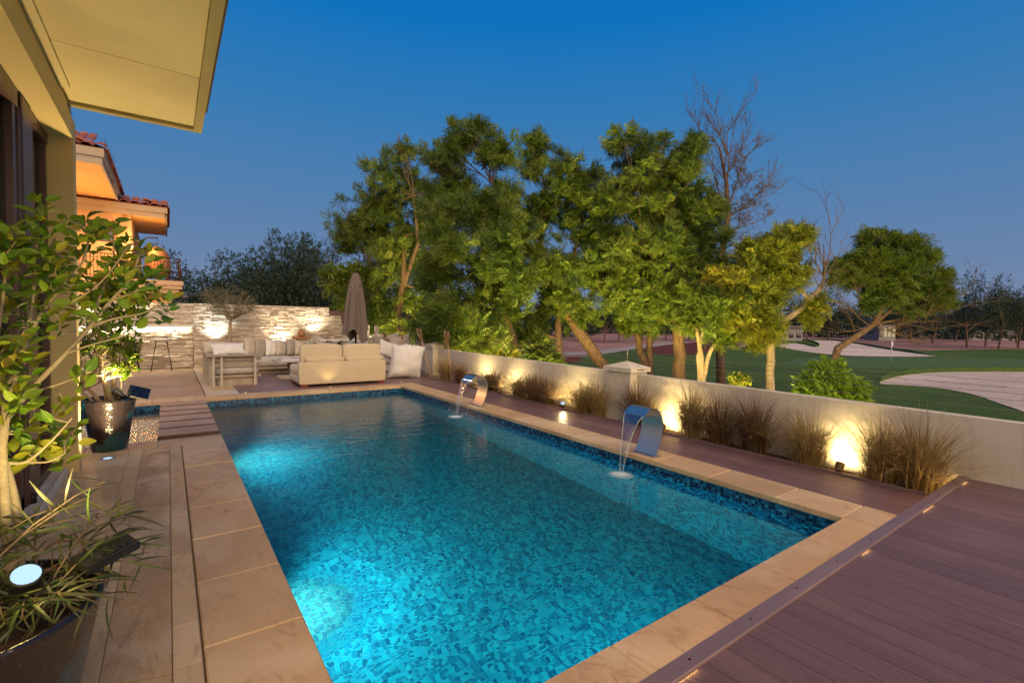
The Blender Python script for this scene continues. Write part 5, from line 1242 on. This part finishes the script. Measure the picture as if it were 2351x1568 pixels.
def pillow(name, label, c, w, h, d, mat, yaw=0, lean=0, roll=0, group=None, wr=.012, parent=None, n=14, cat='cushion', sag=0):
    """throw pillow: w wide, h high, d thick, standing; yaw about z, lean backwards, roll in its own plane"""
    vs = []; sd = U(0, 9)
    for side in (1, -1):
        for i in range(n + 1):
            for j in range(n + 1):
                u, v = -1 + 2*i/n, -1 + 2*j/n
                ex = 1 - .09 * (1 - v*v) * 1.0; ez = 1 - .09 * (1 - u*u)
                t = ((1 - u*u) * (1 - v*v)) ** .38; wrk = wr * math.sin(5*u + 3*v + sd) * math.cos(4*v - 2*u + sd) * t
                vs.append((u * w/2 * ex, side * (d/2 * t + wrk) , v * h/2 * ez - sag * (1 - abs(u)) * max(0, v)))
    m = (n + 1) ** 2; fs = []
    for s in (0, 1):
        for i in range(n):
            for j in range(n):
                q = [s*m + i*(n+1)+j, s*m + (i+1)*(n+1)+j, s*m + (i+1)*(n+1)+j+1, s*m + i*(n+1)+j+1]; fs.append(tuple(q if s else q[::-1]))
    R = Matrix.Rotation(yaw, 4, 'Z') @ Matrix.Rotation(lean, 4, 'X') @ Matrix.Rotation(roll, 4, 'Y')
    mb = MB(); mb.add([Vector(c) + (R @ Vector(v)) for v in vs], fs, 0, True)
    if parent: return P(name, mb, mat, parent)
    return P(name, mb, mat, label=label, cat=cat, group=group)

# cream sofa, its back to the pool
t = E('cream_sofa', 'cream leather sofa with its back to the pool, lit by a floor lamp', 'sofa', (2.94, 10.4, 0))
P('back_panel', rbox(MB(), 2.06, 3.815, 9.95, 10.13, .05, .49, .10), M['cream'], t)
P('seat_base', rbox(MB(), 2.075, 3.80, 10.10, 10.95, .055, .225, .10), M['cream'], t)
for a, b in ((2.07, 2.93), (2.94, 3.80)): P('seat_cushion', rbox(MB(), a, b, 10.10, 10.98, .20, .395, .22, puff=.06), M['cream'], t)
for a, b in ((2.13, 2.955), (2.965, 3.78)): 
    mb = rbox(MB(), a, b, 10.14, 10.34, .40, .835, .30, puff=0); P('back_cushion', mb, M['cream'], t)
for a, b in ((2.20, 2.965), (2.985, 3.80)):
    mb = rbox(MB(), a, b, 10.02, 10.14, .485, .585, .35); P('bolster', mb, M['cream'], t)
for x, y in ((2.10, 9.98), (3.66, 9.98), (2.10, 10.82), (3.66, 10.82)):
    mb = MB(); mb.box(x, x + .13, y, y + .10, 0, .056, 0, .003); P('foot', mb, M['redwood'], t)
# outdoor sectional: slatted frame, u-shaped
t = E('slatted_sectional', 'u-shaped grey outdoor sectional sofa with a slatted pale wood frame', 'sofa', (2.6, 12.6, 0))
for y in (13.27, 12.72, 12.46, 11.97, 11.42, 10.93):
    mb = MB(); mb.box(.645, .69, y - .025, y + .025, 0, .585, 0, .003); P('leg', mb, M['woodlight'], t)
for x in (.70, .835, 1.415):
    mb = MB(); mb.box(x - .022, x + .022, 10.80, 10.825, 0, .588, 0, .003); P('leg', mb, M['woodlight'], t)
mb = MB(); mb.prism([(.60,10.77),(1.56,10.77),(1.56,10.90),(.80,10.93),(.80,13.45),(.60,13.45)], .588, .612); P('arm_ledge', mb, M['wood'], t)
for z0, z1 in ((.495, .550), (.375, .445), (.165, .215)):
    mb = MB(); mb.box(.71, 1.53, 10.86, 10.885, z0, z1, 0, .003); P('slat', mb, M['wood'], t)
    mb = MB(); mb.box(.70, .722, 10.90, 13.9, z0, z1, 0, .003); P('slat', mb, M['wood'], t)
mb = MB(); mb.box(.78, 1.47, 10.90, 13.9, 0, .165); mb.box(1.475, 4.35, 12.98, 13.9, 0, .10); P('plinth', mb, M['wood'], t)
mb = MB(); mb.box(1.48, 4.36, 12.90, 12.93, .105, .165, 0, .003); P('slat', mb, M['wood'], t)
for a in ((.73, 1.51, 10.88, 12.85, .22, .385), (.75, 2.6, 12.88, 13.85, .17, .375), (2.61, 4.3, 12.88, 13.85, .17, .375), (4.31, 5.25, 12.1, 13.85, .19, .40)): P('seat_cushion', rbox(MB(), *a, .16, puff=.04), M['greyf'], t)
mb = MB(); mb.box(1.3, 5.2, 13.90, 13.94, .1, .62, 0, .004); P('back_board', mb, M['wood'], t)
mb = MB(); mb.box(4.33, 5.23, 12.12, 13.85, .02, .185, 0, .01); P('side_base', mb, M['greyf'], t)
P('back_cushion', rbox(MB(), .74, 1.40, 10.90, 11.02, .39, .60, .3), M['greyf'], t)
# cushions
PG = 'loose cushions on the sectional'
pillow('cushion', 'long taupe cushion lying along the left arm ledge, rear one', aty(505, 797, 11.75), .62, .30, .12, M['beige'], .15, -.75, .06, PG)
pillow('cushion', 'long pale cushion lying on the left arm ledge, front one', aty(525, 801, 11.25), .60, .28, .12, M['whitef'], .1, -.70, -.05, PG)
row = [(1.70, .44, 'beige', 'leftmost upright cushion in the row on the back seat'), (1.94, .42, 'linen', 'dark taupe cushion second from the left in the upright row'), (2.18, .42, 'whitef', 'white cushion third from the left in the upright row'),
       (2.41, .41, 'beige', 'beige cushion fourth in the upright row'), (2.65, .42, 'linen', 'taupe cushion fifth in the upright row'), (2.86, .38, 'beige', 'smaller beige cushion sixth in the upright row'), (3.10, .38, 'linen', 'dark cushion at the right end of the upright row')]
for x, s, m, lb in row: pillow('cushion', lb, (x, 13.62, .37 + s / 2), s, s * 1.05, .15, M[m], rad(38 + U(-6,6)), rad(-10), rad(9 + U(-3,3)), PG)
for px, py, Y, s, m, yw, rl, lb in [(868,790,13.5,.36,'greyf',.2,.1,'grey cushion partly behind the tallest upright ones'), (895,781,13.9,.40,'whitef',-.2,-.1,'white cushion leaning in the far corner below the jar'),
       (745,793,13.7,.40,'beige',.1,.05,'beige cushion showing above the cream sofa, left'), (820,795,12.9,.50,'whitef',.05,.02,'white cushion just showing over the left of the cream sofa'), (915,797,12.6,.44,'whitef',0,.06,'pale cushion just showing over the right of the cream sofa')][2:]:
    pillow('cushion', lb, aty(px, py + 6, Y), s, s * .8, .14, M[m], yw, rad(-12), rl, PG)
pillow('cushion', 'brown cushion at the left of the pile on the right seat', aty(866+7, 784+4, 12.9), .46, .40, .18, M['linen'], -.5, -.4, .25, PG)
pillow('cushion', 'grey-beige cushion at the back of the pile on the right seat', aty(899, 781, 13.2), .50, .36, .16, M['beige'], -.3, -.3, -.2, PG)
pillow('cushion', 'large beige cushion slumped at the right of the pile beside the wall', aty(920, 786, 12.6), .62, .42, .18, M['beige'], -.7, -.5, -.3, PG)
pillow('cushion', 'white square cushion standing at the front of the pile on the right seat', aty(879+9, 801, 12.1), .46, .42, .16, M['whitef'], -.25, -.25, .32, PG)
# bean bag
bb = pillow('bean_bag', 'big crumpled white bean bag standing between the cream sofa and the wall', (4.54, 10.62, .395), .80, .84, .52, M['whitef'], rad(-14), rad(-8), rad(3), None, .012, n=26, cat='bean bag')
for v in bb.data.vertices:
    z = v.co.z; f = max(0, min(1, z / .75)); v.co.x += .10 * (f - .3); v.co.z = max(.0, z * 1.0) if z > 0 else 0
    v.co.z += .05 * math.sin(v.co.x * 7) * f - (.06 * f if v.co.x > .1 else 0)
    v.co.y += .010 * math.sin(v.co.x * 9 + v.co.z * 7) + .006 * math.sin(v.co.z * 19 - v.co.x * 6)
# coffee table
t = E('coffee_table', 'low wooden coffee table between the sectional and the cream sofa', 'table', (2.4, 12.1, 0))
mb = MB(); mb.box(1.98, 2.75, 11.75, 12.55, .345, .372, 0, .004); P('table_top', mb, M['woodlight'], t)
mb = MB(); mb.box(2.28, 2.48, 12.0, 12.3, .05, .345, 0, .004); P('column', mb, M['wood'], t)
for y in (11.62, 11.98): mb = MB(); mb.box(2.0, 2.7, y - .03, y + .03, 0, .045, 0, .004); P('foot', mb, M['woodlight'], t)
tr_ = E('serving_tray', 'pale tray with curled handles on the coffee table', 'tray', (2.35, 12.1, .372)); mb = MB(); mb.box(2.10, 2.62, 11.9, 12.3, .373, .385, 0, .004); P('tray_base', mb, M['whitemetal'], tr_)
for x in (2.10, 2.62): mb = MB(); mb.tube([(x, 11.98, .385), (x, 12.0, .42), (x, 12.2, .42), (x, 12.22, .385)], .006, 6); P('handle', mb, M['darkmetal'], tr_)

# closed parasol
t = E('closed_parasol', 'tall closed taupe garden parasol standing behind the cream sofa', 'parasol', (3.97, 12.5, 0))
mb = MB(); mb.tube([(3.97, 12.5, .02), (3.96, 12.5, 2.56)], [.026, .024], 10); P('pole', mb, M['darkmetal'], t)
mb = MB(); mb.lathe([(.30, 0), (.30, .05), (.27, .07), (.05, .09), (.045, .30)], (3.97, 12.5, 0), 20); P('base', mb, M['darkmetal'], t)
def folded(r_of, ztop, zbot, nf, amp, name, seed, drop):
    rs = random.Random(seed); N = 72; Lz = 26; vs = []; ph = [rs.uniform(0, 6.28) for _ in range(4)]
    for i in range(Lz + 1):
        u = i / Lz
        for k in range(N):
            th = 2 * math.pi * k / N; zb = zbot + drop(th); z = ztop + (zb - ztop) * u; r = r_of((ztop - z))
            f = 1 + amp * min(1, u * 2.5) * (math.sin(nf * th + ph[0] + .5 * math.sin(2 * th + ph[2])) + .45 * math.sin(2 * nf * th + ph[1] + u * 2)) 
            vs.append((3.96 + r * f * math.cos(th), 12.5 + r * f * math.sin(th) * .85, z))
    mb = MB(); mb.add(vs, [(i*N+k, i*N+(k+1)%N, (i+1)*N+(k+1)%N, (i+1)*N+k) for i in range(Lz) for k in range(N)], 0, True); return P(name, mb, M['umb'], t)
folded(lambda d: .065 + .085 * min(1, d / .35) + .125 * max(0, d - .2) / 1.3, 2.50, 1.02, 8, .20, 'canopy', 4, lambda th: .08 * math.sin(3 * th + 1) - .26 * max(0, math.sin(2 * th - 2.2)) ** 2)
folded(lambda d: .068 + .26 * min(1, d / .45) * .42, 2.55, 2.24, 8, .14, 'canopy_vent', 5, lambda th: .05 * math.sin(8 * th))
mb = MB(); mb.lathe([(.06,0),(.062,.02),(.045,.035),(0,.04)], (3.96, 12.5, 2.545), 12); P('finial', mb, M['darkmetal'], t)
mb = MB(); mb.tube([(3.96 + .24*math.cos(a), 12.5 + .2*math.sin(a), 1.32) for a in [2*math.pi*i/16 for i in range(17)]], .012, 5); 

# bar stools
def stool(x, y, label):
    t = E('bar_stool', label, 'stool', (x, y, 0), 'bar stools at the counter')
    mb = MB(); mb.lathe([(0, .715), (.10, .712), (.16, .735), (.20, .775), (.205, .80), (.19, .802), (.10, .765), (0, .76)], (x, y, 0), 24, sy=.85); P('seat', mb, M['whitemetal'], t)
    for sx in (-1, 1):
        for sy in (-1, 1):
            mb = MB(); mb.tube([(x + sx*.10, y + sy*.08, .73), (x + sx*.215, y + sy*.16, .0)], .0065, 6); mb.tube([(x + sx*.115, y + sy*.08, .73), (x + sx*.20, y + sy*.16, .01)], .0055, 6); P('leg', mb, M['darkmetal'], t)
    for z, k in ((.30, .17), (.18, .187)):
        mb = MB(); q = [(x-k, y-k*.75, z), (x+k, y-k*.75, z), (x+k, y+k*.75, z), (x-k, y+k*.75, z), (x-k, y-k*.75, z)]
        for a, b in zip(q, q[1:]): mb.tube([a, b], .005, 5)
        P('footrest', mb, M['darkmetal'], t)
stool(-.14, 14.60, 'bar stool fully in view at the lit counter, with a white seat'); stool(-.78, 14.60, 'bar stool half hidden behind the potted shrub leaves'); stool(-1.45, 14.60, 'bar stool hidden deepest behind the potted shrub at the counter')
# jar on its stand, dining table and wire chairs
t = E('stone_stand', 'low brown stand holding the terracotta jar in front of the stone wall', 'stand', (3.05, 14.42, 0)); mb = MB(); mb.box(2.84, 3.27, 14.3, 14.55, .78, .835, 0, .006); P('top', mb, M['terracotta'], t)
mb = MB(); mb.box(2.93, 3.18, 14.34, 14.52, 0, .78); P('column', mb, M['wood'], t)
mb = MB(); mb.lathe([(.0,0),(.075,.0),(.095,.05),(.098,.10),(.075,.15),(.04,.175),(.035,.19),(.045,.20),(.03,.205),(0,.19)], (3.05, 14.42, .836), 18); P('terracotta_jar', mb, M['terracotta'], label='round terracotta jar with a narrow neck on the brown stand', cat='jar')
t = E('dining_table', 'white outdoor dining table between the sectional and the stone wall', 'table', (3.85, 14.5, 0))
mb = MB(); mb.box(3.50, 4.60, 14.2, 14.75, .72, .755, 0, .006); P('table_top', mb, M['whitemetal'], t)
for x in (3.75, 4.1): mb = MB(); mb.box(x, x + .10, 14.3, 14.65, 0, .72); P('leg', mb, M['woodlight'], t)
def wchair(x, y, yaw, label):
    t = E('wire_chair', label, 'chair', (x, y, 0), 'white metal chairs around the dining table'); R = Matrix.Rotation(yaw, 3, 'Z'); c = Vector((x, y, 0)); q = lambda *p: c + R @ Vector(p)
    mb = MB(); mb.obox(q(0, 0, .44), R @ Vector((.21, 0, 0)), R @ Vector((0, .20, 0)), (0, 0, .012)); P('seat', mb, M['whitemetal'], t)
    for sx in (-1, 1):
        mb = MB(); mb.tube([q(sx*.19, -.18, .44), q(sx*.21, -.21, 0)], .011, 6); P('leg', mb, M['whitemetal'], t)
        mb = MB(); mb.tube([q(sx*.19, .18, .44), q(sx*.21, .23, 0)], .011, 6); P('leg', mb, M['whitemetal'], t)
    mb = MB(); mb.tube([q(-.24, -.16, .44), q(-.25, -.16, .66), q(-.26, .05, .70), q(-.22, .22, .78), q(0, .27, .83), q(.22, .22, .78), q(.26, .05, .70), q(.25, -.16, .66), q(.24, -.16, .44)], .012, 7); P('arm_rail', mb, M['whitemetal'], t)
    for sx in (-.12, -.04, .04, .12): mb = MB(); mb.tube([q(sx*1.2, .20, .45), q(sx*1.5, .26, .81)], .008, 5); P('back_rod', mb, M['whitemetal'], t)
wchair(3.45, 14.05, rad(160), 'white curved-arm metal chair at the left end of the dining table'); wchair(4.10, 14.0, rad(200), 'white curved-arm metal chair just left of the closed parasol'); wchair(4.62, 14.3, rad(240), 'white metal chair mostly behind the closed parasol')
wchair(2.55, 14.35, rad(150), 'white metal chair behind the upright cushions, left of the jar')
# tiki torches
u3 = lambda x, y: ((1250 + x / 3.733) / 1.6333, (980 + y / 3.733) / 1.6333)
for (a, b, dep, lb) in (((930,920),(972,1095),12.6,'bamboo garden torch, second from the left beyond the wall'), ((1190,940),(1250,1170),11.6,'dark-topped bamboo torch leaning, third from the left beyond the wall'), ((1582,975),(1600,1145),10.8,'bamboo torch rising behind the far capped pillar'), ((705,1000),(735,1062),13.2,'small bamboo torch nearest the farthest pillar')):
    A, B = at(*u3(*a), dep), at(*u3(*b), dep); d = (B - A).normalized(); G = B + d * ((B.z - GZ) / max(.2, -d.z) * 1.0 if False else 1.6)
    t = E('garden_torch', lb, 'torch', tuple(G), 'bamboo torches beyond the wall'); mb = MB(); mb.tube([A + d * .3, G], [.013, .016], 7); P('pole', mb, M['bamboo'], t)
    mb = MB(); 
    for k in range(7):
        th = 2*math.pi*k/7; s = Vector((math.cos(th), math.sin(th), 0)); mb.tube([A + s * .045, A + d * .13 + s * .052, A + d * .32 + s * .015], .006, 5)
    P('head', mb, M['bamboo'], t)
    mb = MB(); mb.tube([A - d * .03, A + d * .015, A + d * .12], [.018, .032, .035], 9); P('oil_can', mb, M['darkmetal'], t)

# ------------------------------------------------------------------ potted shrubs on the left terrace
def pot(x, y, r1, r0, hgt, label, nseg=48):
    t = E('glazed_pot', label, 'plant pot', (x, y, 0), 'dark glazed pots'); mb = MB()
    mb.lathe([(r0 * .96, 0), (r0, .012), (r0 + (r1 - r0) * .55, hgt * .55), (r1 * .985, hgt - .035), (r1 * 1.0, hgt - .03), (r1 * 1.02, hgt - .01), (r1 * 1.005, hgt), (r1 * .95, hgt), (r1 * .92, hgt - .02), (r1 * .90, hgt - .07)], (x, y, .0008), nseg); P('body', mb, M['glaze'], t)
    mb = MB(); mb.lathe([(0, hgt - .045), (r1 * .5, hgt - .05), (r1 * .92, hgt - .06)], (x, y, 0), 24); P('soil', mb, M['soil'], t); return t
pot(-.49, 6.235, .218, .142, .52, 'dark glazed tapering pot standing by the shallow pool, lit by a floor lamp')
pot(-.50, 1.97, .325, .23, .50, 'big dark glazed pot with teal patches in the bottom left corner')
# far potted shrub
def far_ficus():
    t = E('potted_ficus', 'smaller ficus with several pale stems in the farther glazed pot', 'shrub', (-.49, 6.235, .47)); mb = MB(); dep = 4.78
    B = px_blobs([(230,690,46),(272,715,46),(215,750,40),(255,795,42),(292,785,32),(285,845,28),(300,700,32),(205,700,30),(200,800,26),(250,655,26),(300,820,20)], dep)
    root = Vector((-.49, 6.235, .46))
    for (dx, dy, px, py, r) in ((.03, 0, 228, 760, .026), (.03, .02, 232, 690, .02), (-.05, 0, 190, 880, .022), (-.09, -.02, 186, 900, .015), (-.02, .04, 215, 800, .016), (.07, 0, 275, 850, .010)):
        a = root + Vector((dx, dy, 0)); b = at(px, py, dep); limb(mb, a, b, r, r * .6, .05, 8)
        near = sorted(B, key=lambda q: (q[0] - b).length)[:4]
        for c, R in near: 
            pts = limb(mb, b, c + Vector((U(-1,1), U(-1,1), U(-.2,.8))) * R * .6, r * .5, .003, .08, 6)
            for _ in range(5): limb(mb, pts[random.randint(1,5)], c + Vector((U(-1,1), U(-1,1), U(-1,1))).normalized() * R * .9, .005, .002, .1, 5, 4)
    P('stem', mb, M['palebark'], t)
    pos, d, _ = crown_points(B, 430, .5); per = 7; P0 = np.repeat(pos, per, 0); D0 = np.repeat(d, per, 0) * .5 + RN.normal(size=P0.shape) * .6 + np.array([0, 0, .55])
    V, F = scatter(LF[0], LF[1], P0 + RN.normal(size=P0.shape) * .012, basis(D0, np.array([[0,0,1.]]) + RN.normal(size=P0.shape) * .4), .052 * (.7 + .5 * RN.random(len(P0))))
    npmesh('foliage', V, F, M['leaf_ficus'], t)
far_ficus()
def spike_spot(p, d, label, r=.035, L=.10, panel=None, lens='lamp_cool', stake=.12, pr=.5):
    t = E('solar_spotlight', label, 'spotlight', tuple(Vector(p) - Vector((0, 0, stake))), 'black solar spotlights stuck in the pots'); p = Vector(p); d = Vector(d).normalized()
    mb = MB(); mb.tube([p - d * L, p - d * L * .8, p - d * L * .15, p], [r * pr, r * pr * 1.1, r * .95, r], 18); P('housing', mb, M['black'], t)
    mb = MB(); mb.tube([p - d * .002, p + d * .0015], [r * .86, r * .86], 18); P('lens', mb, M[lens], t)
    mb = MB(); mb.tube([p - d * L * .9, p - Vector((0, 0, stake))], [.008, .006], 6); P('stake', mb, M['black'], t)
    if panel:
        c, ax, ay = map(Vector, panel); n = ax.cross(ay).normalized(); mb = MB(); mb.obox(c, ax, ay, n * .009); pl = P('solar_panel', mb, M['black'], t)
        mb = MB()
        for i in range(4):
            for j in range(2): mb.obox(c + n * .0100 + ax * (-.72 + .48 * i) + ay * (-.46 + .92 * j), ax * .21, ay * .40, n * .0012)
        P('solar_cells', mb, M['glassdark'], pl, 'stuff')
        mb = MB(); mb.tube([c - n * .008, p - d * L * .9], [.006, .006], 6); P('arm', mb, M['black'], t)
    return t
c8 = lambda x, y: ((250 + x / 3.918) / 1.6333, (1450 + y / 3.918) / 1.6333)
pS = aty(*c8(690, 45), 6.18)
spike_spot(pS, (-.62, .15, .55), 'small black ribbed spotlight clipped on the farther pot, aimed up at its stems', .034, .13, (aty(*c8(1060, 85), 6.15), (.085, .0, -.03), (.012, .05, .045)))
spot('pot_spotlight_light', pS + Vector((-.02, 0, .03)), (-.50, 5.98, 1.6), 38, (1, .80, .40), 120, .8, .02)
spot('pot_spotlight_light', (-.36, 6.05, .53), (-.5, 6.3, 1.2), 6, (1, .84, .45), 120, .8, .02)

# near potted ficus: each big leaf its own piece
t = E('potted_ficus', 'large round-leaved ficus filling the left edge, rooted in the big near pot', 'shrub', (-.50, 1.97, .45)); mb = MB()
def path(pts, r0, r1, n=8):
    q = [at(x, y, d) for x, y, d in pts]; out = []
    for i in range(len(q) - 1):
        p0, p1, p2, p3 = (q[min(max(i + j, 0), len(q) - 1)] for j in (-1, 0, 1, 2))
        for s in range(4):
            u = s / 4; out.append(.5 * ((2*p1) + (p2-p0)*u + (2*p0-5*p1+4*p2-p3)*u*u + (3*p1-p0-3*p2+p3)*u**3))
    out.append(q[-1]); m = len(out); mb.tube(out, [(r0 + (r1 - r0) * i / (m - 1)) * .8 * U(.88, 1.12) for i in range(m)], n, caps=False); return out
BR = []
BR += path([(28,1330,1.55),(14,1180,1.62),(4,1050,1.70),(14,950,1.76),(30,880,1.82)], .021, .016)
BR += path([(48,1330,1.60),(40,1180,1.66),(12,1060,1.72)], .017, .015)
BR += path([(14,960,1.76),(60,905,1.85),(150,812,1.95),(210,745,2.05),(255,690,2.1),(300,640,2.15),(318,590,2.15)], .015, .005)
BR += path([(205,750,2.05),(260,732,2.1),(330,718,2.15),(375,690,2.15)], .008, .003)
BR += path([(150,812,1.95),(215,790,2.0),(290,770,2.05)], .006, .003)
BR += path([(30,880,1.82),(60,790,1.9),(95,720,1.95),(140,660,2.0),(190,600,2.05),(205,530,2.1)], .012, .004)
BR += path([(20,930,1.78),(30,820,1.85),(70,730,1.9),(80,620,1.95),(90,500,1.95)], .012, .004)
BR += path([(10,940,1.76),(-10,820,1.8),(5,700,1.85),(15,600,1.85),(15,540,1.9)], .011, .004)
BR += path([(4,1060,1.70),(60,1060,1.72),(120,1010,1.75),(165,960,1.8)], .008, .003)
BR += path([(60,1060,1.72),(110,1060,1.75),(150,1040,1.8)], .005, .003)
BR += path([(60,905,1.85),(140,880,1.9),(190,860,1.95)], .006, .003)
BR += path([(210,745,2.05),(230,680,2.1),(260,600,2.15),(258,520,2.15)], .007, .003)
BR += path([(95,720,1.95),(150,700,2.0),(230,650,2.05),(300,560,2.1)], .007, .003)
BR += path([(255,690,2.1),(310,670,2.15),(360,640,2.2)], .005, .003)
BR += path([(80,620,1.95),(120,560,2.0),(150,500,2.0)], .006, .003)
cl = [(35,550),(150,640),(200,650),(270,560),(110,700),(60,800),(25,720),(280,620),(310,640),(350,670),(180,560),(125,580),(75,640),(0,780),(30,910),(130,1000),(95,462),(92,500),(60,520),(20,530),(5,600),(118,540),(150,505),(185,530),(215,555),(255,512),(200,505),(288,555),(60,600),(100,600),(150,590),(20,660),(0,710),(60,680),(120,650),(170,640),(210,610),(252,600),(300,600),(322,568),(345,575),(240,650),(290,640),(330,640),(360,625),(388,690),(372,722),(340,690),(300,690),(50,750),(18,790),(100,735),(0,850),(30,850),(72,830),(8,930),(45,900),(40,1000),(90,985),(120,960),(150,925),(172,985),(140,1035),(98,1020),(20,1060),(60,940),(40,580),(130,610),(225,520),(275,600),(180,690),(220,700),(140,740),(330,610),(10,560),(45,640),(85,560),(310,730),(250,760),(190,860)]
BRa = np.array([tuple(p) for p in BR]); lf_meshes = []
for v in range(5):
    w_ = (.50, .56, .46, .60, .52)[v]; Tm = leaf_template(w_, 5, .10 + .03 * v, .12 + .09 * v); me = bpy.data.meshes.new('leaf')
    sgn = Tm[0].copy(); me.from_pydata([tuple(p) for p in sgn], [], [tuple(int(i) for i in f) for f in Tm[1]]); me.materials.append(M['leaf_ficus_big']); me.polygons.foreach_set('use_smooth', [True] * len(me.polygons)); lf_meshes.append(me)
allL = []
for (px, py) in cl:
    dep = (1.72 + .0013 * max(0, px) + (.12 if py < 800 else 0) + U(-.10, .10)); c = at(px, py, dep)
    near = Vector(BRa[np.argmin(((BRa - np.array(c)) ** 2).sum(1))]); base = near.lerp(c, .0); L = (c - near).length
    if L > .02: limb(mb, base, c, .0036, .0024, .12, 5, 5)
    up = (Vector((0, 0, 1)) + (c - near) * 3).normalized()
    for i in range(8 if px < 300 else 7):
        a = i * 2.4 + U(-.3,.3); s = Vector((math.cos(a), math.sin(a), 0)); el = U(.4, 1.7); d = (s * 1.0 + up * el + Vector((0,0,U(-.5,.2)))).normalized()
        pos = c - up * (.012 * i) + d * .012; allL.append((pos, d, U(.046, .072)))
P('stem', mb, M['palebark'], t)
allL.sort(key=lambda q: -(q[2] / max(.5, (q[0] - Vector((0,0,CH))).length)))
def leafrot(d):
    upn = Vector((U(-.9,.9) - .3, U(-.9,.9) - .8, U(.5, 1))).normalized(); y = upn.cross(d).normalized(); z = d.cross(y); return Matrix((d, y, z)).transposed().to_euler()
for i, (p, d, s) in enumerate(allL[:298]): inst(lf_meshes[i % 5], t, p, 'leaf', leafrot(d), (s, s, s))
rest = allL[298:]
Rm = np.array([np.array(leafrot(d).to_matrix()) for p, d, s in rest]); V, F = scatter(LF[0] * np.array([1, 1.3, 1]), LF[1], np.array([tuple(p) for p, d, s in rest]), Rm, np.array([s for p, d, s in rest]))
npmesh('small_leaves', V, F, M['leaf_ficus'], t, kind='stuff')
# narrow-leaved underplanting
t = E('narrow_leaved_plant', 'bushy dark plant with long narrow leaves spilling over the near pot', 'plant', (-.45, 1.95, .45)); mb = MB(); nl = []
lnm = []
for v in range(4):
    Tm = leaf_template((.075, .065, .09, .07)[v], 7, .08, .18 + .14 * v); me = bpy.data.meshes.new('leaf'); me.from_pydata([tuple(p) for p in Tm[0]], [], [tuple(int(i) for i in f) for f in Tm[1]]); me.materials.append(M['leaf_narrow']); me.polygons.foreach_set('use_smooth', [True] * len(me.polygons)); lnm.append(me)
tips = [(240,1105,1.72),(205,1140,1.68),(130,1165,1.62),(75,1190,1.6),(30,1210,1.55),(170,1190,1.62),(250,1175,1.68),(300,1215,1.66),(335,1250,1.62),(325,1290,1.55),(290,1330,1.5),(250,1370,1.45),(205,1395,1.4),(150,1420,1.36),(100,1430,1.32),(50,1440,1.3),(10,1450,1.28),(120,1220,1.6),(200,1230,1.62),(270,1260,1.6),(60,1390,1.35),(130,1380,1.38),(10,1380,1.35),(180,1350,1.45),(230,1320,1.52),(300,1180,1.66)]
for (px, py, dp) in tips:
    c = at(px, py, dp); b = Vector((-.47 + U(-.14,.20), 1.95 + U(-.16,.16), .45)); 
    if c.z < .50 and (Vector((c.x + .5, c.y - 1.97)).length < .34): c.z = .52
    mid = b.lerp(c, .55) + Vector((0, 0, .07)); pts = [b, b.lerp(mid, .5) + Vector((0,0,.03)), mid, mid.lerp(c, .55) + Vector((0,0,.012)), c]; mb.tube(pts, [.0035,.003,.0025,.002,.0015], 5, caps=False)
    for i in range(13):
        u = .25 + .75 * i / 12; k = min(3, int(u * 4)); p = pts[k].lerp(pts[k+1], u * 4 - k); ax = (pts[k+1] - pts[k]).normalized(); a = i * 2.4; s = Vector((math.cos(a), math.sin(a), U(-.1,.5))); nl.append((p, (ax * .8 + s).normalized(), U(.07, .125)))
P('stem', mb, M['twig'], t)
for i, (p, d, s) in enumerate(nl[:300 - 2]): inst(lnm[i % 4], t, p, 'leaf', leafrot(d), (s, s, s))
rest = nl[298:]
Rm = np.array([np.array(leafrot(d).to_matrix()) for p, d, s in rest]); V, F = scatter(LFn[0], LFn[1], np.array([tuple(p) for p, d, s in rest]), Rm, np.array([s for p, d, s in rest]))
npmesh('small_leaves', V, F, M['leaf_narrow'], t, kind='stuff')
# near spotlight with its lens towards the camera
pn = atz(60, 1318, .62); tocam = (Vector((0, 0, CH)) - pn).normalized()
spike_spot(pn, (tocam * .75 + Vector((.12, .10, .72))).normalized(), 'solar spotlight with a round glowing lens facing the camera in the near pot', .037, .10, None, 'lamp_cool', .15, .7)
spot('pot_spotlight_light', pn + Vector((.02, .0, .10)), pn + Vector((.10, .75, 1)), 50, (1, .80, .30), 140, .8, .03)
c1 = at(245, 1268, 1.53)
sp_ = bpy.data.objects['solar_spotlight.001']
ax_, ay_ = Vector((.062, .040, .010)), Vector((-.022, .036, .008)); n_ = ax_.cross(ay_).normalized()
mb = MB(); mb.obox(c1, ax_, ay_, n_ * .013); o = P('solar_panel', mb, M['black'], sp_)
mb = MB(); mb.obox(c1 + n_ * .0138, ax_ * .62 + ay_ * 0, ay_ * .74, n_ * .001); P('solar_cells', mb, M['glassdark'], o)
mb = MB(); mb.tube([c1, (c1.x - .04, c1.y, .44)], .008, 6); P('panel_stake', mb, M['black'], sp_)

l = bpy.data.lights.new('added_lens_halo', 'POINT'); l.energy = 1.6; l.color = (1, .78, .22); l.shadow_soft_size = .02  # added point light, imitates the yellow halo round the lens on nearby leaves
o = bpy.data.objects.new('added_lens_halo', l); COL.objects.link(o); o.location = pn + tocam * .035 + Vector((0, 0, .03))
